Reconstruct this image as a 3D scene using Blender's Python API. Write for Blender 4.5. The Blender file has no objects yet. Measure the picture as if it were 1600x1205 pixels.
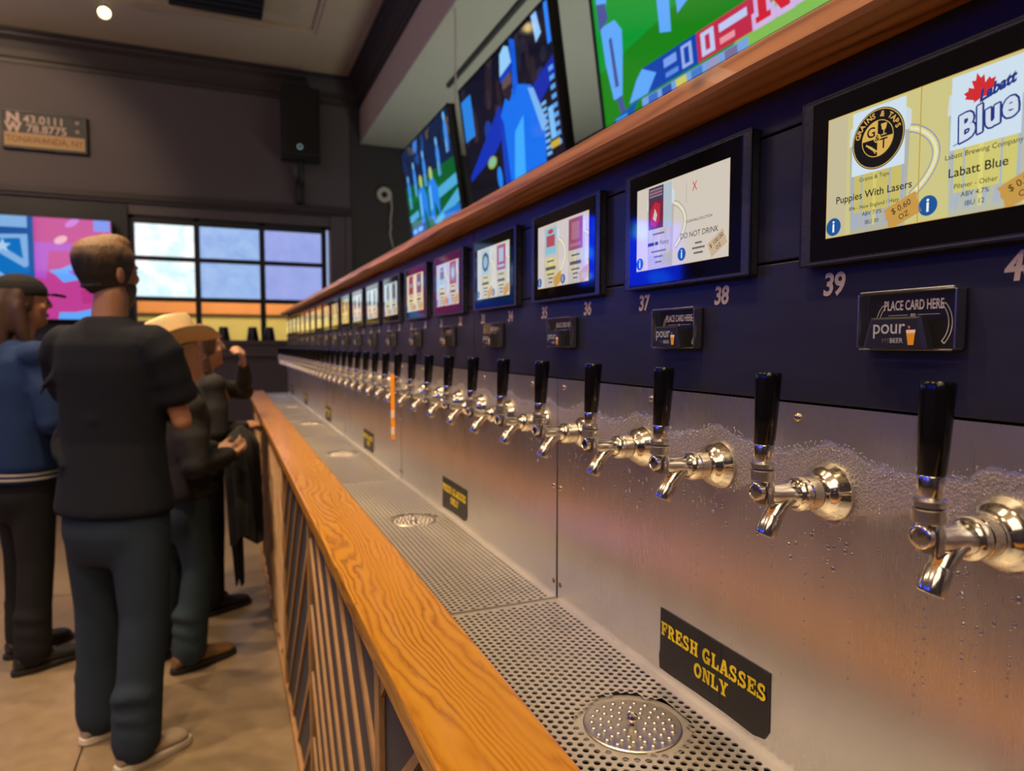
import bpy, bmesh, math, random
import numpy as np
from mathutils import Vector, Matrix, noise as mnoise
R = math.radians
PI = math.pi
rnd = random.Random(7)
S = bpy.context.scene
COL = S.collection

# ------------------------------------------------------------------ camera, sky, exposure, lamps
FPX = 1064.0
cam_d = bpy.data.cameras.new('camera')
cam = bpy.data.objects.new('camera', cam_d)
COL.objects.link(cam)
cam_d.sensor_width = 36.0
cam_d.sensor_fit = 'HORIZONTAL'
cam_d.lens = FPX / 1600 * 36
cam_d.clip_start = 0.02
cam.location = (0, 0, 0)
cam.rotation_euler = (R(90 - 3.4553), 0, R(-22.8155))
cam_d.dof.use_dof = True
cam_d.dof.focus_distance = 0.64
cam_d.dof.aperture_fstop = cam_d.lens / 3.6
S.camera = cam
FLOOR = -1.43          # the lens is 1.43 m above the floor; all heights are from the lens

S.view_settings.view_transform = 'Standard'
S.view_settings.look = 'None'
S.view_settings.gamma = 1.0
S.view_settings.exposure = 0.0
S.view_settings.use_curve_mapping = False
S.cycles.max_bounces = 7
S.cycles.diffuse_bounces = 4
S.cycles.glossy_bounces = 4
S.cycles.transmission_bounces = 4
S.cycles.transparent_max_bounces = 8
S.cycles.caustics_reflective = False
S.cycles.caustics_refractive = False
S.cycles.sample_clamp_indirect = 4.0
S.cycles.sample_clamp_direct = 30.0

w = bpy.data.worlds.new('evening_sky')
S.world = w
w.use_nodes = True
w.node_tree.nodes['Background'].inputs[0].default_value = (0.42, 0.55, 0.95, 1)
w.node_tree.nodes['Background'].inputs[1].default_value = 0.9

WARM = (1.0, 0.70, 0.40)
def spot(loc, target, energy, size=70, color=WARM, radius=0.045, blend=0.5):
    d = bpy.data.lights.new('ceiling_spot', 'SPOT')
    d.energy = energy; d.color = color; d.spot_size = R(size); d.spot_blend = blend
    d.shadow_soft_size = radius
    o = bpy.data.objects.new('ceiling_spot_beam', d); COL.objects.link(o)
    o.location = loc
    o.rotation_euler = (Vector(target) - Vector(loc)).to_track_quat('-Z', 'Y').to_euler()
    return o
def area(loc, target, energy, sx, sy, color=(1, 1, 1)):
    d = bpy.data.lights.new('area', 'AREA'); d.shape = 'RECTANGLE'
    d.energy = energy; d.color = color; d.size = sx; d.size_y = sy
    o = bpy.data.objects.new('area_lamp', d); COL.objects.link(o)
    o.location = loc
    o.rotation_euler = (Vector(target) - Vector(loc)).to_track_quat('-Z', 'Y').to_euler()
    return o
SPOTS = [((-0.95, 2.35, 2.86), (-0.2, 2.9, FLOOR), 330), ((-0.95, 4.0, 2.86), (-0.1, 4.2, FLOOR), 250),
         ((-0.6, 0.35, 2.86), (0.35, 0.8, -0.4), 230), ((-0.75, 1.5, 2.86), (0.3, 1.7, -0.4), 150),
         ((-0.75, 3.1, 2.86), (0.3, 3.3, -0.4), 150), ((-0.75, 5.0, 2.86), (0.3, 5.0, -0.4), 150),
         ((0.15, -0.7, 2.86), (0.4, 0.45, -0.4), 150),
         ((-2.3, 5.6, 2.86), (-2.1, 7.9, 1.6), 120), ((-2.6, 3.0, 2.86), (-2.4, 3.2, FLOOR), 150)]
for l, t, e in SPOTS:
    spot(l, t, e)
# added unseen fill behind the camera, brightens sides that face the camera
area((-2.2, -2.0, 2.8), (-1.2, 2.5, -1.0), 62, 3.0, 3.0, (1.0, 0.80, 0.60))
# unseen fill panels added under the ceiling, left of and behind the camera
for gx, gy in ((-3.4, 0.4), (-3.4, 3.4), (-3.4, 6.0), (-1.4, -1.8)):
    area((gx, gy, 2.94), (gx, gy, 0), 20, 0.8, 0.8, (1.0, 0.80, 0.58))
    area((gx, gy, 1.85), (gx, gy, 3), 34, 0.4, 0.4, (1.0, 0.76, 0.50))      # added uplight to brighten ceiling and walls
# hidden uplight added behind the tap wall to brighten the lowered ceiling
area((2.4, 4.2, 0.1), (2.4, 4.2, 2.3), 30, 0.5, 5.0, (0.95, 1.0, 0.86))
# daylight outside the roll-up door
area((0.2, 9.6, 2.6), (0.2, 10.9, 0.2), 170, 3.0, 1.0, (1.0, 0.86, 0.62))

# ------------------------------------------------------------------ helpers
def s2l(c):
    return tuple(((x / 255) / 12.92 if x / 255 <= 0.04045 else ((x / 255 + 0.055) / 1.055) ** 2.4) for x in c)

class NT:
    def __init__(s, m):
        m.use_nodes = True; s.t = m.node_tree; s.t.nodes.clear()
        s.out = s.n('ShaderNodeOutputMaterial')
    def n(s, k, **kw):
        nd = s.t.nodes.new(k)
        for a, b in kw.items(): setattr(nd, a, b)
        return nd
    def l(s, a, b): s.t.links.new(a, b)
    def math(s, op, a, b=None, clamp=False):
        nd = s.n('ShaderNodeMath', operation=op); nd.use_clamp = clamp
        for i, v in enumerate((a, b)):
            if v is None: continue
            if isinstance(v, (int, float)): nd.inputs[i].default_value = v
            else: s.l(v, nd.inputs[i])
        return nd.outputs[0]
    def mix(s, f, a, b):
        nd = s.n('ShaderNodeMix', data_type='RGBA')
        for i, v in ((0, f), (6, a), (7, b)):
            if isinstance(v, (int, float)): nd.inputs[i].default_value = v
            elif isinstance(v, tuple): nd.inputs[i].default_value = (*v[:3], 1)
            else: s.l(v, nd.inputs[i])
        return nd.outputs[2]
    def fmix(s, f, a, b):
        return s.math('ADD', s.math('MULTIPLY', f, b - a), a)
    def ramp(s, f, stops):
        nd = s.n('ShaderNodeValToRGB'); s.l(f, nd.inputs[0]); e = nd.color_ramp.elements
        while len(e) < len(stops): e.new(0.5)
        for i, (p, c) in enumerate(stops): e[i].position = p; e[i].color = (*c, 1)
        return nd.outputs[0]
    def noise(s, vec, scale, detail=3, rough=0.5):
        nd = s.n('ShaderNodeTexNoise'); nd.inputs['Scale'].default_value = scale
        nd.inputs['Detail'].default_value = detail; nd.inputs['Roughness'].default_value = rough
        if vec is not None: s.l(vec, nd.inputs['Vector'])
        return nd.outputs['Fac'], nd.outputs['Color']
    def obj(s): return s.n('ShaderNodeTexCoord').outputs['Object']
    def pos(s): return s.n('ShaderNodeNewGeometry').outputs['Position']
    def scale(s, vec, sc):
        nd = s.n('ShaderNodeMapping'); nd.inputs['Scale'].default_value = sc; s.l(vec, nd.inputs['Vector'])
        return nd.outputs[0]
    def bump(s, h, st, dist=0.01):
        nd = s.n('ShaderNodeBump'); nd.inputs['Strength'].default_value = st; nd.inputs['Distance'].default_value = dist
        s.l(h, nd.inputs['Height']); return nd.outputs[0]

def pm(name, col, rough=0.5, metal=0.0, spec=0.5, var=0.18, scale=18, stretch=(1, 1, 1), bump=0.0, coat=0.0, rv=0.08):
    """principled material with procedural colour and gloss variation"""
    m = bpy.data.materials.new(name); t = NT(m)
    p = t.n('ShaderNodeBsdfPrincipled'); t.l(p.outputs[0], t.out.inputs[0])
    v = t.scale(t.obj(), stretch)
    f, _ = t.noise(v, scale, 4, 0.6)
    c0 = tuple(x * (1 - var) for x in col); c1 = tuple(min(1, x * (1 + var)) for x in col)
    t.l(t.mix(f, c0, c1), p.inputs['Base Color'])
    t.l(t.fmix(f, max(0.0, rough - rv), min(1, rough + rv)), p.inputs['Roughness'])
    p.inputs['Metallic'].default_value = metal
    p.inputs['Specular IOR Level'].default_value = spec
    p.inputs['Coat Weight'].default_value = coat
    p.inputs['Coat Roughness'].default_value = 0.08
    if bump:
        t.l(t.bump(f, bump), p.inputs['Normal'])
    return m

_em = {}
def em(rgb, st=1.0, gloss=True):
    """lit pixel colour of a screen under its cover glass (sRGB 0-255)"""
    k = (tuple(rgb), st, gloss)
    if k in _em: return _em[k]
    m = bpy.data.materials.new('screen_light'); t = NT(m)
    c = s2l(rgb)
    p = t.n('ShaderNodeBsdfPrincipled'); t.l(p.outputs[0], t.out.inputs[0])
    p.inputs['Base Color'].default_value = (0.004, 0.004, 0.005, 1)
    p.inputs['Roughness'].default_value = 0.06 if gloss else 0.4
    p.inputs['Specular IOR Level'].default_value = 0.5 if gloss else 0.1
    p.inputs['Emission Color'].default_value = (*c, 1)
    p.inputs['Emission Strength'].default_value = st
    _em[k] = m
    return m

_flat = {}
def flat(rgb, rough=0.55):
    k = (tuple(rgb), rough)
    if k not in _flat:
        _flat[k] = pm('print_ink', s2l(rgb), rough, 0, 0.3, 0.06, 60)
    return _flat[k]

class MB:
    """collects shapes and links them as ONE mesh object"""
    def __init__(s): s.v = []; s.f = []; s.m = []; s.sm = []
    def add(s, vs, fs, mi=0, smooth=False):
        b = len(s.v); s.v += [tuple(x) for x in vs]
        for f in fs:
            s.f.append(tuple(i + b for i in f)); s.m.append(mi); s.sm.append(smooth)
        return s
    def box(s, a, b, mi=0):
        (x0, y0, z0), (x1, y1, z1) = a, b
        x0, x1 = min(x0, x1), max(x0, x1); y0, y1 = min(y0, y1), max(y0, y1); z0, z1 = min(z0, z1), max(z0, z1)
        vs = [(x0, y0, z0), (x1, y0, z0), (x1, y1, z0), (x0, y1, z0), (x0, y0, z1), (x1, y0, z1), (x1, y1, z1), (x0, y1, z1)]
        return s.add(vs, [(0, 3, 2, 1), (4, 5, 6, 7), (0, 1, 5, 4), (1, 2, 6, 5), (2, 3, 7, 6), (3, 0, 4, 7)], mi)
    def bbox(s, a, b, r, mi=0):
        """box with chamfered edges"""
        bm = bmesh.new()
        bmesh.ops.create_cube(bm, size=1)
        for v in bm.verts:
            v.co = Vector([(a[i] + b[i]) / 2 + v.co[i] * abs(b[i] - a[i]) for i in range(3)])
        bmesh.ops.bevel(bm, geom=bm.edges[:], offset=r, segments=2, affect='EDGES', profile=0.6)
        bm.verts.index_update()
        s.add([v.co for v in bm.verts], [[v.index for v in f.verts] for f in bm.faces], mi)
        bm.free(); return s
    def rings(s, rs, mi=0, smooth=True, cap=True):
        n = len(rs[0]); vs = [p for r in rs for p in r]; fs = []
        for i in range(len(rs) - 1):
            for j in range(n):
                k = (j + 1) % n
                fs.append((i * n + j, i * n + k, (i + 1) * n + k, (i + 1) * n + j))
        s.add(vs, fs, mi, smooth)
        if cap:
            s.add(rs[0], [tuple(range(n))[::-1]], mi); s.add(rs[-1], [tuple(range(n))], mi)
        return s
    def lathe(s, prof, org=(0, 0, 0), axis=(0, 0, 1), seg=20, mi=0, smooth=True, cap=True):
        """prof: (distance along axis, radius)"""
        q = Vector((0, 0, 1)).rotation_difference(Vector(axis).normalized())
        o = Vector(org); rs = []
        for (h, r) in prof:
            rs.append([o + q @ Vector((r * math.cos(2 * PI * j / seg), r * math.sin(2 * PI * j / seg), h)) for j in range(seg)])
        return s.rings(rs, mi, smooth, cap)
    def tube(s, pts, rad, seg=10, mi=0, flat=1.0, cap=True, up=(0, 0, 1)):
        pts = [Vector(p) for p in pts]; rs = []
        for i, p in enumerate(pts):
            d = (pts[min(i + 1, len(pts) - 1)] - pts[max(i - 1, 0)]).normalized()
            u = Vector(up)
            if abs(d.dot(u)) > 0.95: u = Vector((0, 1, 0)) if abs(d.y) < 0.9 else Vector((1, 0, 0))
            a = d.cross(u).normalized(); b = a.cross(d).normalized()
            r = rad[i] if isinstance(rad, (list, tuple)) else rad
            ra, rb = (r if isinstance(r, (list, tuple)) else (r, r * flat))
            rs.append([p + a * ra * math.cos(2 * PI * j / seg) + b * rb * math.sin(2 * PI * j / seg) for j in range(seg)])
        return s.rings(rs, mi, True, cap)
    def ell(s, c, r, seg=14, rg=9, mi=0, rot=None):
        rs = []; c = Vector(c)
        for i in range(1, rg):
            th = PI * i / rg
            ring = []
            for j in range(seg):
                p = Vector((r[0] * math.sin(th) * math.cos(2 * PI * j / seg), r[1] * math.sin(th) * math.sin(2 * PI * j / seg), -r[2] * math.cos(th)))
                ring.append(c + (rot @ p if rot else p))
            rs.append(ring)
        return s.rings(rs, mi, True, True)
    def xf(s, M):
        s.v = [tuple(M @ Vector(p)) for p in s.v]; return s
    def build(s, name, mats, parent=None, loc=None, recalc=True):
        me = bpy.data.meshes.new(name)
        me.from_pydata(s.v, [], s.f)
        if recalc and len(s.f) < 30000:
            bm = bmesh.new(); bm.from_mesh(me)
            bmesh.ops.recalc_face_normals(bm, faces=bm.faces[:]); bm.to_mesh(me); bm.free()
        for m in (mats if isinstance(mats, (list, tuple)) else [mats]): me.materials.append(m)
        me.polygons.foreach_set('material_index', s.m)
        me.polygons.foreach_set('use_smooth', s.sm)
        me.update()
        if any(s.sm): me.set_sharp_from_angle(angle=R(38))
        o = bpy.data.objects.new(name, me); COL.objects.link(o)
        if parent: o.parent = parent
        if loc: o.location = loc
        return o

def tag(o, label=None, cat=None, group=None, kind=None):
    if label: o['label'] = label
    if cat: o['category'] = cat
    if group: o['group'] = group
    if kind: o['kind'] = kind
    return o
def thing(name, label, cat, loc=(0, 0, 0), rz=0, group=None):
    o = bpy.data.objects.new(name, None); COL.objects.link(o)
    o.empty_display_size = 0.05
    o.location = loc; o.rotation_euler = (0, 0, rz)
    return tag(o, label, cat, group)
def struct(name, mb, mats, label=None):
    o = mb.build(name, mats); o['kind'] = 'structure'
    if label: o['label'] = label
    return o
def sgroup(name, label=None):
    o = bpy.data.objects.new(name, None); COL.objects.link(o); o['kind'] = 'structure'
    if label: o['label'] = label
    return o
KIDS = {}
def dup(root, loc, label=None, group=None):
    r = root.copy(); COL.objects.link(r); r.location = loc
    if label: r['label'] = label
    if group: r['group'] = group
    for ch in list(root.children):
        c = ch.copy(); COL.objects.link(c); c.parent = r
        for g in ch.children:
            d = g.copy(); COL.objects.link(d); d.parent = c
    return r

# ------------------------------------------------------------------ flat print: text, letters, polygons in (u right, v up)
_tc = {}
def text2d(s, size, bold=0.0, shear=0.0, xs=1.0, align='CENTER', space=1.0):
    k = (s, bold, shear, align, space)
    if k not in _tc:
        cu = bpy.data.curves.new('lettering', 'FONT'); cu.body = s; cu.size = 1.0
        cu.align_x = align; cu.align_y = 'CENTER'; cu.offset = bold; cu.shear = shear; cu.space_character = space
        cu.resolution_u = 3
        ob = bpy.data.objects.new('lettering', cu); COL.objects.link(ob)
        dg = bpy.context.evaluated_depsgraph_get(); ev = ob.evaluated_get(dg); me = ev.to_mesh()
        vs = [(v.co.x, v.co.y) for v in me.vertices]; fs = [tuple(p.vertices) for p in me.polygons]
        ev.to_mesh_clear(); bpy.data.objects.remove(ob); bpy.data.curves.remove(cu)
        _tc[k] = (vs, fs)
    vs, fs = _tc[k]
    return [(x * size * xs, y * size) for x, y in vs], fs

class Paint:
    """flat graphics; layers lie a fraction of a millimetre over each other like ink films"""
    def __init__(s, ox=0, oy=0, step=0.00012): s.it = []; s.mats = []; s.step = step; s.L = 1
    def mat(s, m):
        if m not in s.mats: s.mats.append(m)
        return s.mats.index(m)
    def poly(s, pts, m, L=1): s.it.append(([tuple(p) for p in pts], [tuple(range(len(pts)))], s.mat(m), L)); return s
    def rect(s, u0, v0, u1, v1, m, L=1): return s.poly([(u0, v0), (u1, v0), (u1, v1), (u0, v1)], m, L)
    def ell(s, cu, cv, a, b, m, L=1, n=28, rot=0):
        c, sn = math.cos(rot), math.sin(rot)
        return s.poly([(cu + a * math.cos(t) * c - b * math.sin(t) * sn, cv + a * math.cos(t) * sn + b * math.sin(t) * c) for t in [2 * PI * i / n for i in range(n)]], m, L)
    def ring(s, cu, cv, r0, r1, m, L=1, n=36, a0=0, a1=2 * PI, sx=1):
        vs = []; fs = []
        for i in range(n + 1):
            t = a0 + (a1 - a0) * i / n
            vs += [(cu + r0 * sx * math.cos(t), cv + r0 * math.sin(t)), (cu + r1 * sx * math.cos(t), cv + r1 * math.sin(t))]
            if i < n: fs.append((2 * i, 2 * i + 1, 2 * i + 3, 2 * i + 2))
        s.it.append((vs, fs, s.mat(m), L)); return s
    def line(s, pts, t, m, L=1):
        for (a, b) in zip(pts[:-1], pts[1:]):
            a = Vector(a); b = Vector(b); d = (b - a)
            if d.length == 0: continue
            d.normalize(); nn = Vector((-d.y, d.x)) * t / 2; e = d * t * 0.25
            s.poly([a - e + nn * -1, b + e - nn, b + e + nn, a - e + nn], m, L)
        return s
    def text(s, st, u, v, size, m, L=2, rot=0, **kw):
        vs, fs = text2d(st, size, **kw); c, sn = math.cos(rot), math.sin(rot)
        s.it.append(([(u + x * c - y * sn, v + x * sn + y * c) for x, y in vs], fs, s.mat(m), L)); return s
    def clip(s, u0, v0, u1, v1):
        it = []
        for vs, fs, mi, L in s.it:
            for f in fs:
                p = [vs[i] for i in f]
                for ax, lim, sg in ((0, u0, 1), (0, u1, -1), (1, v0, 1), (1, v1, -1)):
                    q = []
                    for i in range(len(p)):
                        a, b = p[i], p[(i + 1) % len(p)]
                        ia = (a[ax] - lim) * sg >= 0; ib = (b[ax] - lim) * sg >= 0
                        if ia: q.append(a)
                        if ia != ib:
                            k = (lim - a[ax]) / (b[ax] - a[ax]); q.append((a[0] + (b[0] - a[0]) * k, a[1] + (b[1] - a[1]) * k))
                    p = q
                    if len(p) < 3: break
                if len(p) >= 3: it.append((p, [tuple(range(len(p)))], mi, L))
        s.it = it; return s
    def mesh(s, org, U, V, N):
        mb = MB(); org, U, V, N = Vector(org), Vector(U), Vector(V), Vector(N)
        for vs, fs, mi, L in s.it:
            pts = [org + U * x + V * y + N * (s.step * L) for x, y in vs]
            ff = []
            for f in fs:
                a = [vs[i] for i in f]
                ar = sum(a[i][0] * a[(i + 1) % len(a)][1] - a[(i + 1) % len(a)][0] * a[i][1] for i in range(len(a)))
                ff.append(f if ar > 0 else f[::-1])
            mb.add(pts, ff, mi)
        return mb
    def build(s, name, org, U, V, N, parent=None):
        return s.mesh(org, U, V, N).build(name, s.mats, parent, recalc=False)
WU, WV, WN = (0, -1, 0), (0, 0, 1), (-1, 0, 0)      # print on the tap wall: right is -Y, out of the wall is -X

# ------------------------------------------------------------------ materials
M = {}
M['wall'] = pm('plum_brown_paint', (0.118, 0.100, 0.114), 0.75, var=0.12, scale=3, bump=0.03)
M['dark_wall'] = pm('charcoal_paint', (0.045, 0.043, 0.047), 0.6, var=0.12, scale=4)
M['crown'] = pm('dark_plum_moulding', (0.035, 0.026, 0.03), 0.5, var=0.1, scale=4)
M['black'] = pm('black_paint', (0.012, 0.013, 0.016), 0.45, var=0.2, scale=8)
M['ceiling'] = pm('beige_ceiling_paint', (0.50, 0.42, 0.31), 0.8, var=0.05, scale=2)
M['soffit'] = pm('cream_soffit_paint', (0.55, 0.46, 0.37), 0.75, var=0.05, scale=3)
M['lowered'] = pm('pale_green_grey_paint', (0.56, 0.58, 0.50), 0.8, var=0.04, scale=3)
M['navy'] = pm('navy_board_paint', (0.0165, 0.0175, 0.036), 0.38, spec=0.45, var=0.22, scale=30, stretch=(1, 0.2, 1), bump=0.05)
M['frame'] = pm('tablet_frame_plastic', (0.030, 0.030, 0.042), 0.28, spec=0.5, var=0.1, scale=80)
M['glassblack'] = pm('black_screen_glass', (0.003, 0.003, 0.004), 0.05, spec=0.5, var=0.1, scale=20, rv=0.02)
M['plastic'] = pm('black_plastic', (0.006, 0.006, 0.007), 0.32, var=0.2, scale=60)
M['handle'] = pm('gloss_black_handle', (0.003, 0.003, 0.004), 0.14, spec=0.6, var=0.2, scale=50, rv=0.05)
M['cream'] = pm('cream_vinyl', (0.72, 0.60, 0.47), 0.5, var=0.08, scale=120)
M['screw'] = pm('brass_screw', (0.62, 0.50, 0.30), 0.25, metal=1.0, var=0.15, scale=200)
M['dark'] = pm('dark_gap', (0.006, 0.006, 0.006), 0.8, var=0.3, scale=40)
M['rust'] = pm('rust', (0.16, 0.055, 0.018), 0.85, var=0.4, scale=300)
M['sign'] = pm('black_sign_vinyl', (0.016, 0.015, 0.014), 0.42, spec=0.4, var=0.2, scale=50)
M['yellow'] = pm('yellow_ink', (0.93, 0.68, 0.018), 0.5, var=0.08, scale=150)
M['slat'] = pm('tan_slat_wood', (0.34, 0.185, 0.075), 0.5, var=0.3, scale=25, stretch=(1, 1, 1), bump=0.03)
M['slate'] = pm('slate_board', (0.030, 0.033, 0.042), 0.55, var=0.15, scale=12)
M['orange'] = pm('orange_band', (0.85, 0.30, 0.006), 0.5, var=0.1, scale=40)
M['pan'] = pm('drain_pan_steel', (0.10, 0.095, 0.085), 0.45, metal=0.6, var=0.3, scale=30)
M['brick_out'] = pm('ochre_stucco', (0.62, 0.44, 0.10), 0.8, var=0.15, scale=4)
M['orange_out'] = pm('orange_fascia', (0.75, 0.25, 0.05), 0.7, var=0.15, scale=4)
M['ground_out'] = pm('patio_paving', (0.35, 0.33, 0.30), 0.8, var=0.2, scale=4)
M['cardback'] = pm('printed_black_card', (0.014, 0.014, 0.019), 0.4, var=0.15, scale=60)
M['white'] = pm('white_ink', (0.75, 0.71, 0.66), 0.5, var=0.05, scale=90)
M['tanwood'] = pm('tan_sign_board', (0.50, 0.33, 0.16), 0.6, var=0.15, scale=12, stretch=(0.3, 1, 3))
M['blackmetal'] = pm('black_powder_coat', (0.008, 0.008, 0.009), 0.4, var=0.2, scale=30)
M['whiteplastic'] = pm('white_plastic', (0.62, 0.60, 0.55), 0.45, var=0.06, scale=40)

def chrome():
    m = bpy.data.materials.new('wet_chrome'); t = NT(m)
    p = t.n('ShaderNodeBsdfPrincipled'); t.l(p.outputs[0], t.out.inputs[0])
    f, _ = t.noise(t.obj(), 260, 3, 0.6)
    f2, _ = t.noise(t.obj(), 45, 2)
    t.l(t.mix(f2, (0.70, 0.66, 0.56), (0.86, 0.82, 0.72)), p.inputs['Base Color'])
    p.inputs['Metallic'].default_value = 1
    t.l(t.fmix(f2, 0.06, 0.20), p.inputs['Roughness'])
    t.l(t.bump(t.math('GREATER_THAN', f, 0.60), 0.25, 0.0006), p.inputs['Normal'])
    return m
M['chrome'] = chrome()
def knurl():
    m = bpy.data.materials.new('knurled_chrome'); t = NT(m)
    p = t.n('ShaderNodeBsdfPrincipled'); t.l(p.outputs[0], t.out.inputs[0])
    ck = t.n('ShaderNodeTexChecker'); ck.inputs['Scale'].default_value = 900
    mp = t.n('ShaderNodeMapping'); mp.inputs['Rotation'].default_value = (0.78, 0.78, 0.78); t.l(t.obj(), mp.inputs[0]); t.l(mp.outputs[0], ck.inputs[0])
    f, _ = t.noise(t.obj(), 80, 2)
    t.l(t.mix(f, (0.55, 0.52, 0.46), (0.75, 0.71, 0.63)), p.inputs['Base Color'])
    p.inputs['Metallic'].default_value = 1; p.inputs['Roughness'].default_value = 0.28
    t.l(t.bump(ck.outputs[1], 1.0, 0.0015), p.inputs['Normal'])
    return m
M['knurl'] = knurl()

def steel(name, along, fog):
    """brushed stainless; fog = the band of condensation that the cold shanks leave behind the taps"""
    m = bpy.data.materials.new(name); t = NT(m)
    p = t.n('ShaderNodeBsdfPrincipled'); t.l(p.outputs[0], t.out.inputs[0])
    ps = t.pos()
    fb, _ = t.noise(t.scale(ps, along), 60, 4, 0.65)
    fs, _ = t.noise(ps, 5, 4, 0.6)
    base = t.mix(fs, (0.70, 0.69, 0.68), (0.82, 0.81, 0.80)) if fog else t.mix(fs, (0.56, 0.53, 0.47), (0.70, 0.66, 0.60))
    rough = t.math('ADD', t.fmix(fb, 0.20, 0.34), t.fmix(fs, -0.03, 0.08))
    hgt = fb; bst = 0.05
    p.inputs['Metallic'].default_value = 0.93 if fog else 0.7
    p.inputs['Anisotropic'].default_value = 0.35
    if not fog: rough = t.math('ADD', rough, 0.08)
    if fog:
        sx = t.n('ShaderNodeSeparateXYZ'); t.l(ps, sx.inputs[0])
        wob, _ = t.noise(ps, 22, 3, 0.6)
        cs = t.math('COSINE', t.math('MULTIPLY', t.math('SUBTRACT', sx.outputs[1], 0.298), 2 * PI / 0.149))
        top = t.math('ADD', t.math('ADD', -0.096, t.math('MULTIPLY', cs, 0.008)), t.math('MULTIPLY', t.math('SUBTRACT', wob, 0.5), 0.03))
        bot = t.math('ADD', t.math('ADD', -0.148, t.math('MULTIPLY', cs, -0.012)), t.math('MULTIPLY', t.math('SUBTRACT', wob, 0.5), 0.03))
        a = t.math('MULTIPLY', t.math('SUBTRACT', top, sx.outputs[2]), 180, True)
        b = t.math('MULTIPLY', t.math('SUBTRACT', sx.outputs[2], bot), 140, True)
        mask = t.math('MULTIPLY', a, b)
        vo = t.n('ShaderNodeTexVoronoi'); vo.inputs['Scale'].default_value = 420; t.l(ps, vo.inputs['Vector'])
        base = t.mix(mask, base, t.mix(fb, (0.36, 0.32, 0.29), (0.52, 0.48, 0.43)))
        dm = t.math('MULTIPLY', mask, 0.45)
        t.l(t.math('SUBTRACT', 0.93, dm), p.inputs['Metallic'])
        rough = t.math('ADD', rough, t.math('MULTIPLY', mask, 0.16))
        hgt = t.math('ADD', t.math('MULTIPLY', fb, 0.12), t.math('MULTIPLY', t.math('MULTIPLY', mask, t.math('SUBTRACT', 1.0, vo.outputs[0])), 1.0)); bst = 0.4
    t.l(base, p.inputs['Base Color']); t.l(rough, p.inputs['Roughness'])
    t.l(t.bump(hgt, bst, 0.002), p.inputs['Normal'])
    return m
M['splash'] = steel('brushed_steel_wall', (1, 14, 0.5), True)
M['tray'] = steel('brushed_steel_tray', (10, 0.4, 1), False)
M['drain'] = pm('drain_cover_steel', (0.50, 0.47, 0.42), 0.36, metal=1.0, var=0.12, scale=90)

def wood(name, dark, mid, light, freq, warp, rough, coat, knots=False, seed=0.0):
    """long grain along Y with cathedral arches"""
    m = bpy.data.materials.new(name); t = NT(m)
    p = t.n('ShaderNodeBsdfPrincipled'); t.l(p.outputs[0], t.out.inputs[0])
    ps = t.pos()
    ofs = t.n('ShaderNodeVectorMath', operation='ADD'); ofs.inputs[1].default_value = (seed, seed * 3, seed); t.l(ps, ofs.inputs[0]); ps = ofs.outputs[0]
    big, _ = t.noise(t.scale(ps, (6.5, 1.0, 6.5)), 1.0, 2, 0.45)
    med, _ = t.noise(t.scale(ps, (34, 9, 34)), 1.0, 3, 0.5)
    amp, _ = t.noise(t.scale(ps, (12, 3, 12)), 1.0, 2, 0.5)
    sx = t.n('ShaderNodeSeparateXYZ'); t.l(ps, sx.inputs[0])
    ph = t.math('ADD', t.math('MULTIPLY', sx.outputs[0], 0.55), t.math('MULTIPLY', sx.outputs[2], 0.7))
    ph = t.math('ADD', ph, t.math('MULTIPLY', big, warp)); ph = t.math('ADD', ph, t.math('MULTIPLY', med, warp * 0.10))
    sn = t.math('SINE', t.math('MULTIPLY', ph, freq))
    g = t.math('ADD', t.math('MULTIPLY', sn, 0.5), 0.5)
    g = t.math('POWER', g, 0.55)
    g = t.math('ADD', t.math('MULTIPLY', t.math('SUBTRACT', g, 0.62), t.math('MULTIPLY', t.math('SUBTRACT', amp, 0.20), 2.9, True)), 0.62)
    fib, _ = t.noise(t.scale(ps, (260, 9, 260)), 1.0, 3, 0.6)
    blotch, _ = t.noise(t.scale(ps, (5, 3, 5)), 1.0, 3, 0.6)
    f = t.math('ADD', t.math('MULTIPLY', g, 0.55), t.math('ADD', t.math('MULTIPLY', fib, 0.25), t.math('MULTIPLY', blotch, 0.35)))
    col = t.ramp(f, [(0.22, dark), (0.52, mid), (0.86, light)])
    if knots:
        k, _ = t.noise(t.scale(ps, (9, 4.5, 9)), 1.0, 2, 0.5)
        km = t.math('MULTIPLY', t.math('SUBTRACT', k, 0.66), 14, True)
        col = t.mix(km, col, tuple(x * 0.12 for x in dark))
    t.l(col, p.inputs['Base Color'])
    t.l(t.fmix(fib, rough - 0.06, rough + 0.1), p.inputs['Roughness'])
    p.inputs['Coat Weight'].default_value = coat; p.inputs['Coat Roughness'].default_value = 0.12
    t.l(t.bump(t.math('ADD', t.math('MULTIPLY', g, 0.5), fib), 0.08, 0.002), p.inputs['Normal'])
    return m
M['rail'] = wood('amber_stained_pine', (0.21, 0.078, 0.003), (0.42, 0.172, 0.008), (0.53, 0.248, 0.018), 780, 0.20, 0.36, 0.45, seed=1.3)
M['shelf'] = wood('walnut_stained_pine', (0.12, 0.042, 0.012), (0.36, 0.145, 0.048), (0.52, 0.23, 0.085), 460, 0.06, 0.42, 0.2, True, seed=4.1)

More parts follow.
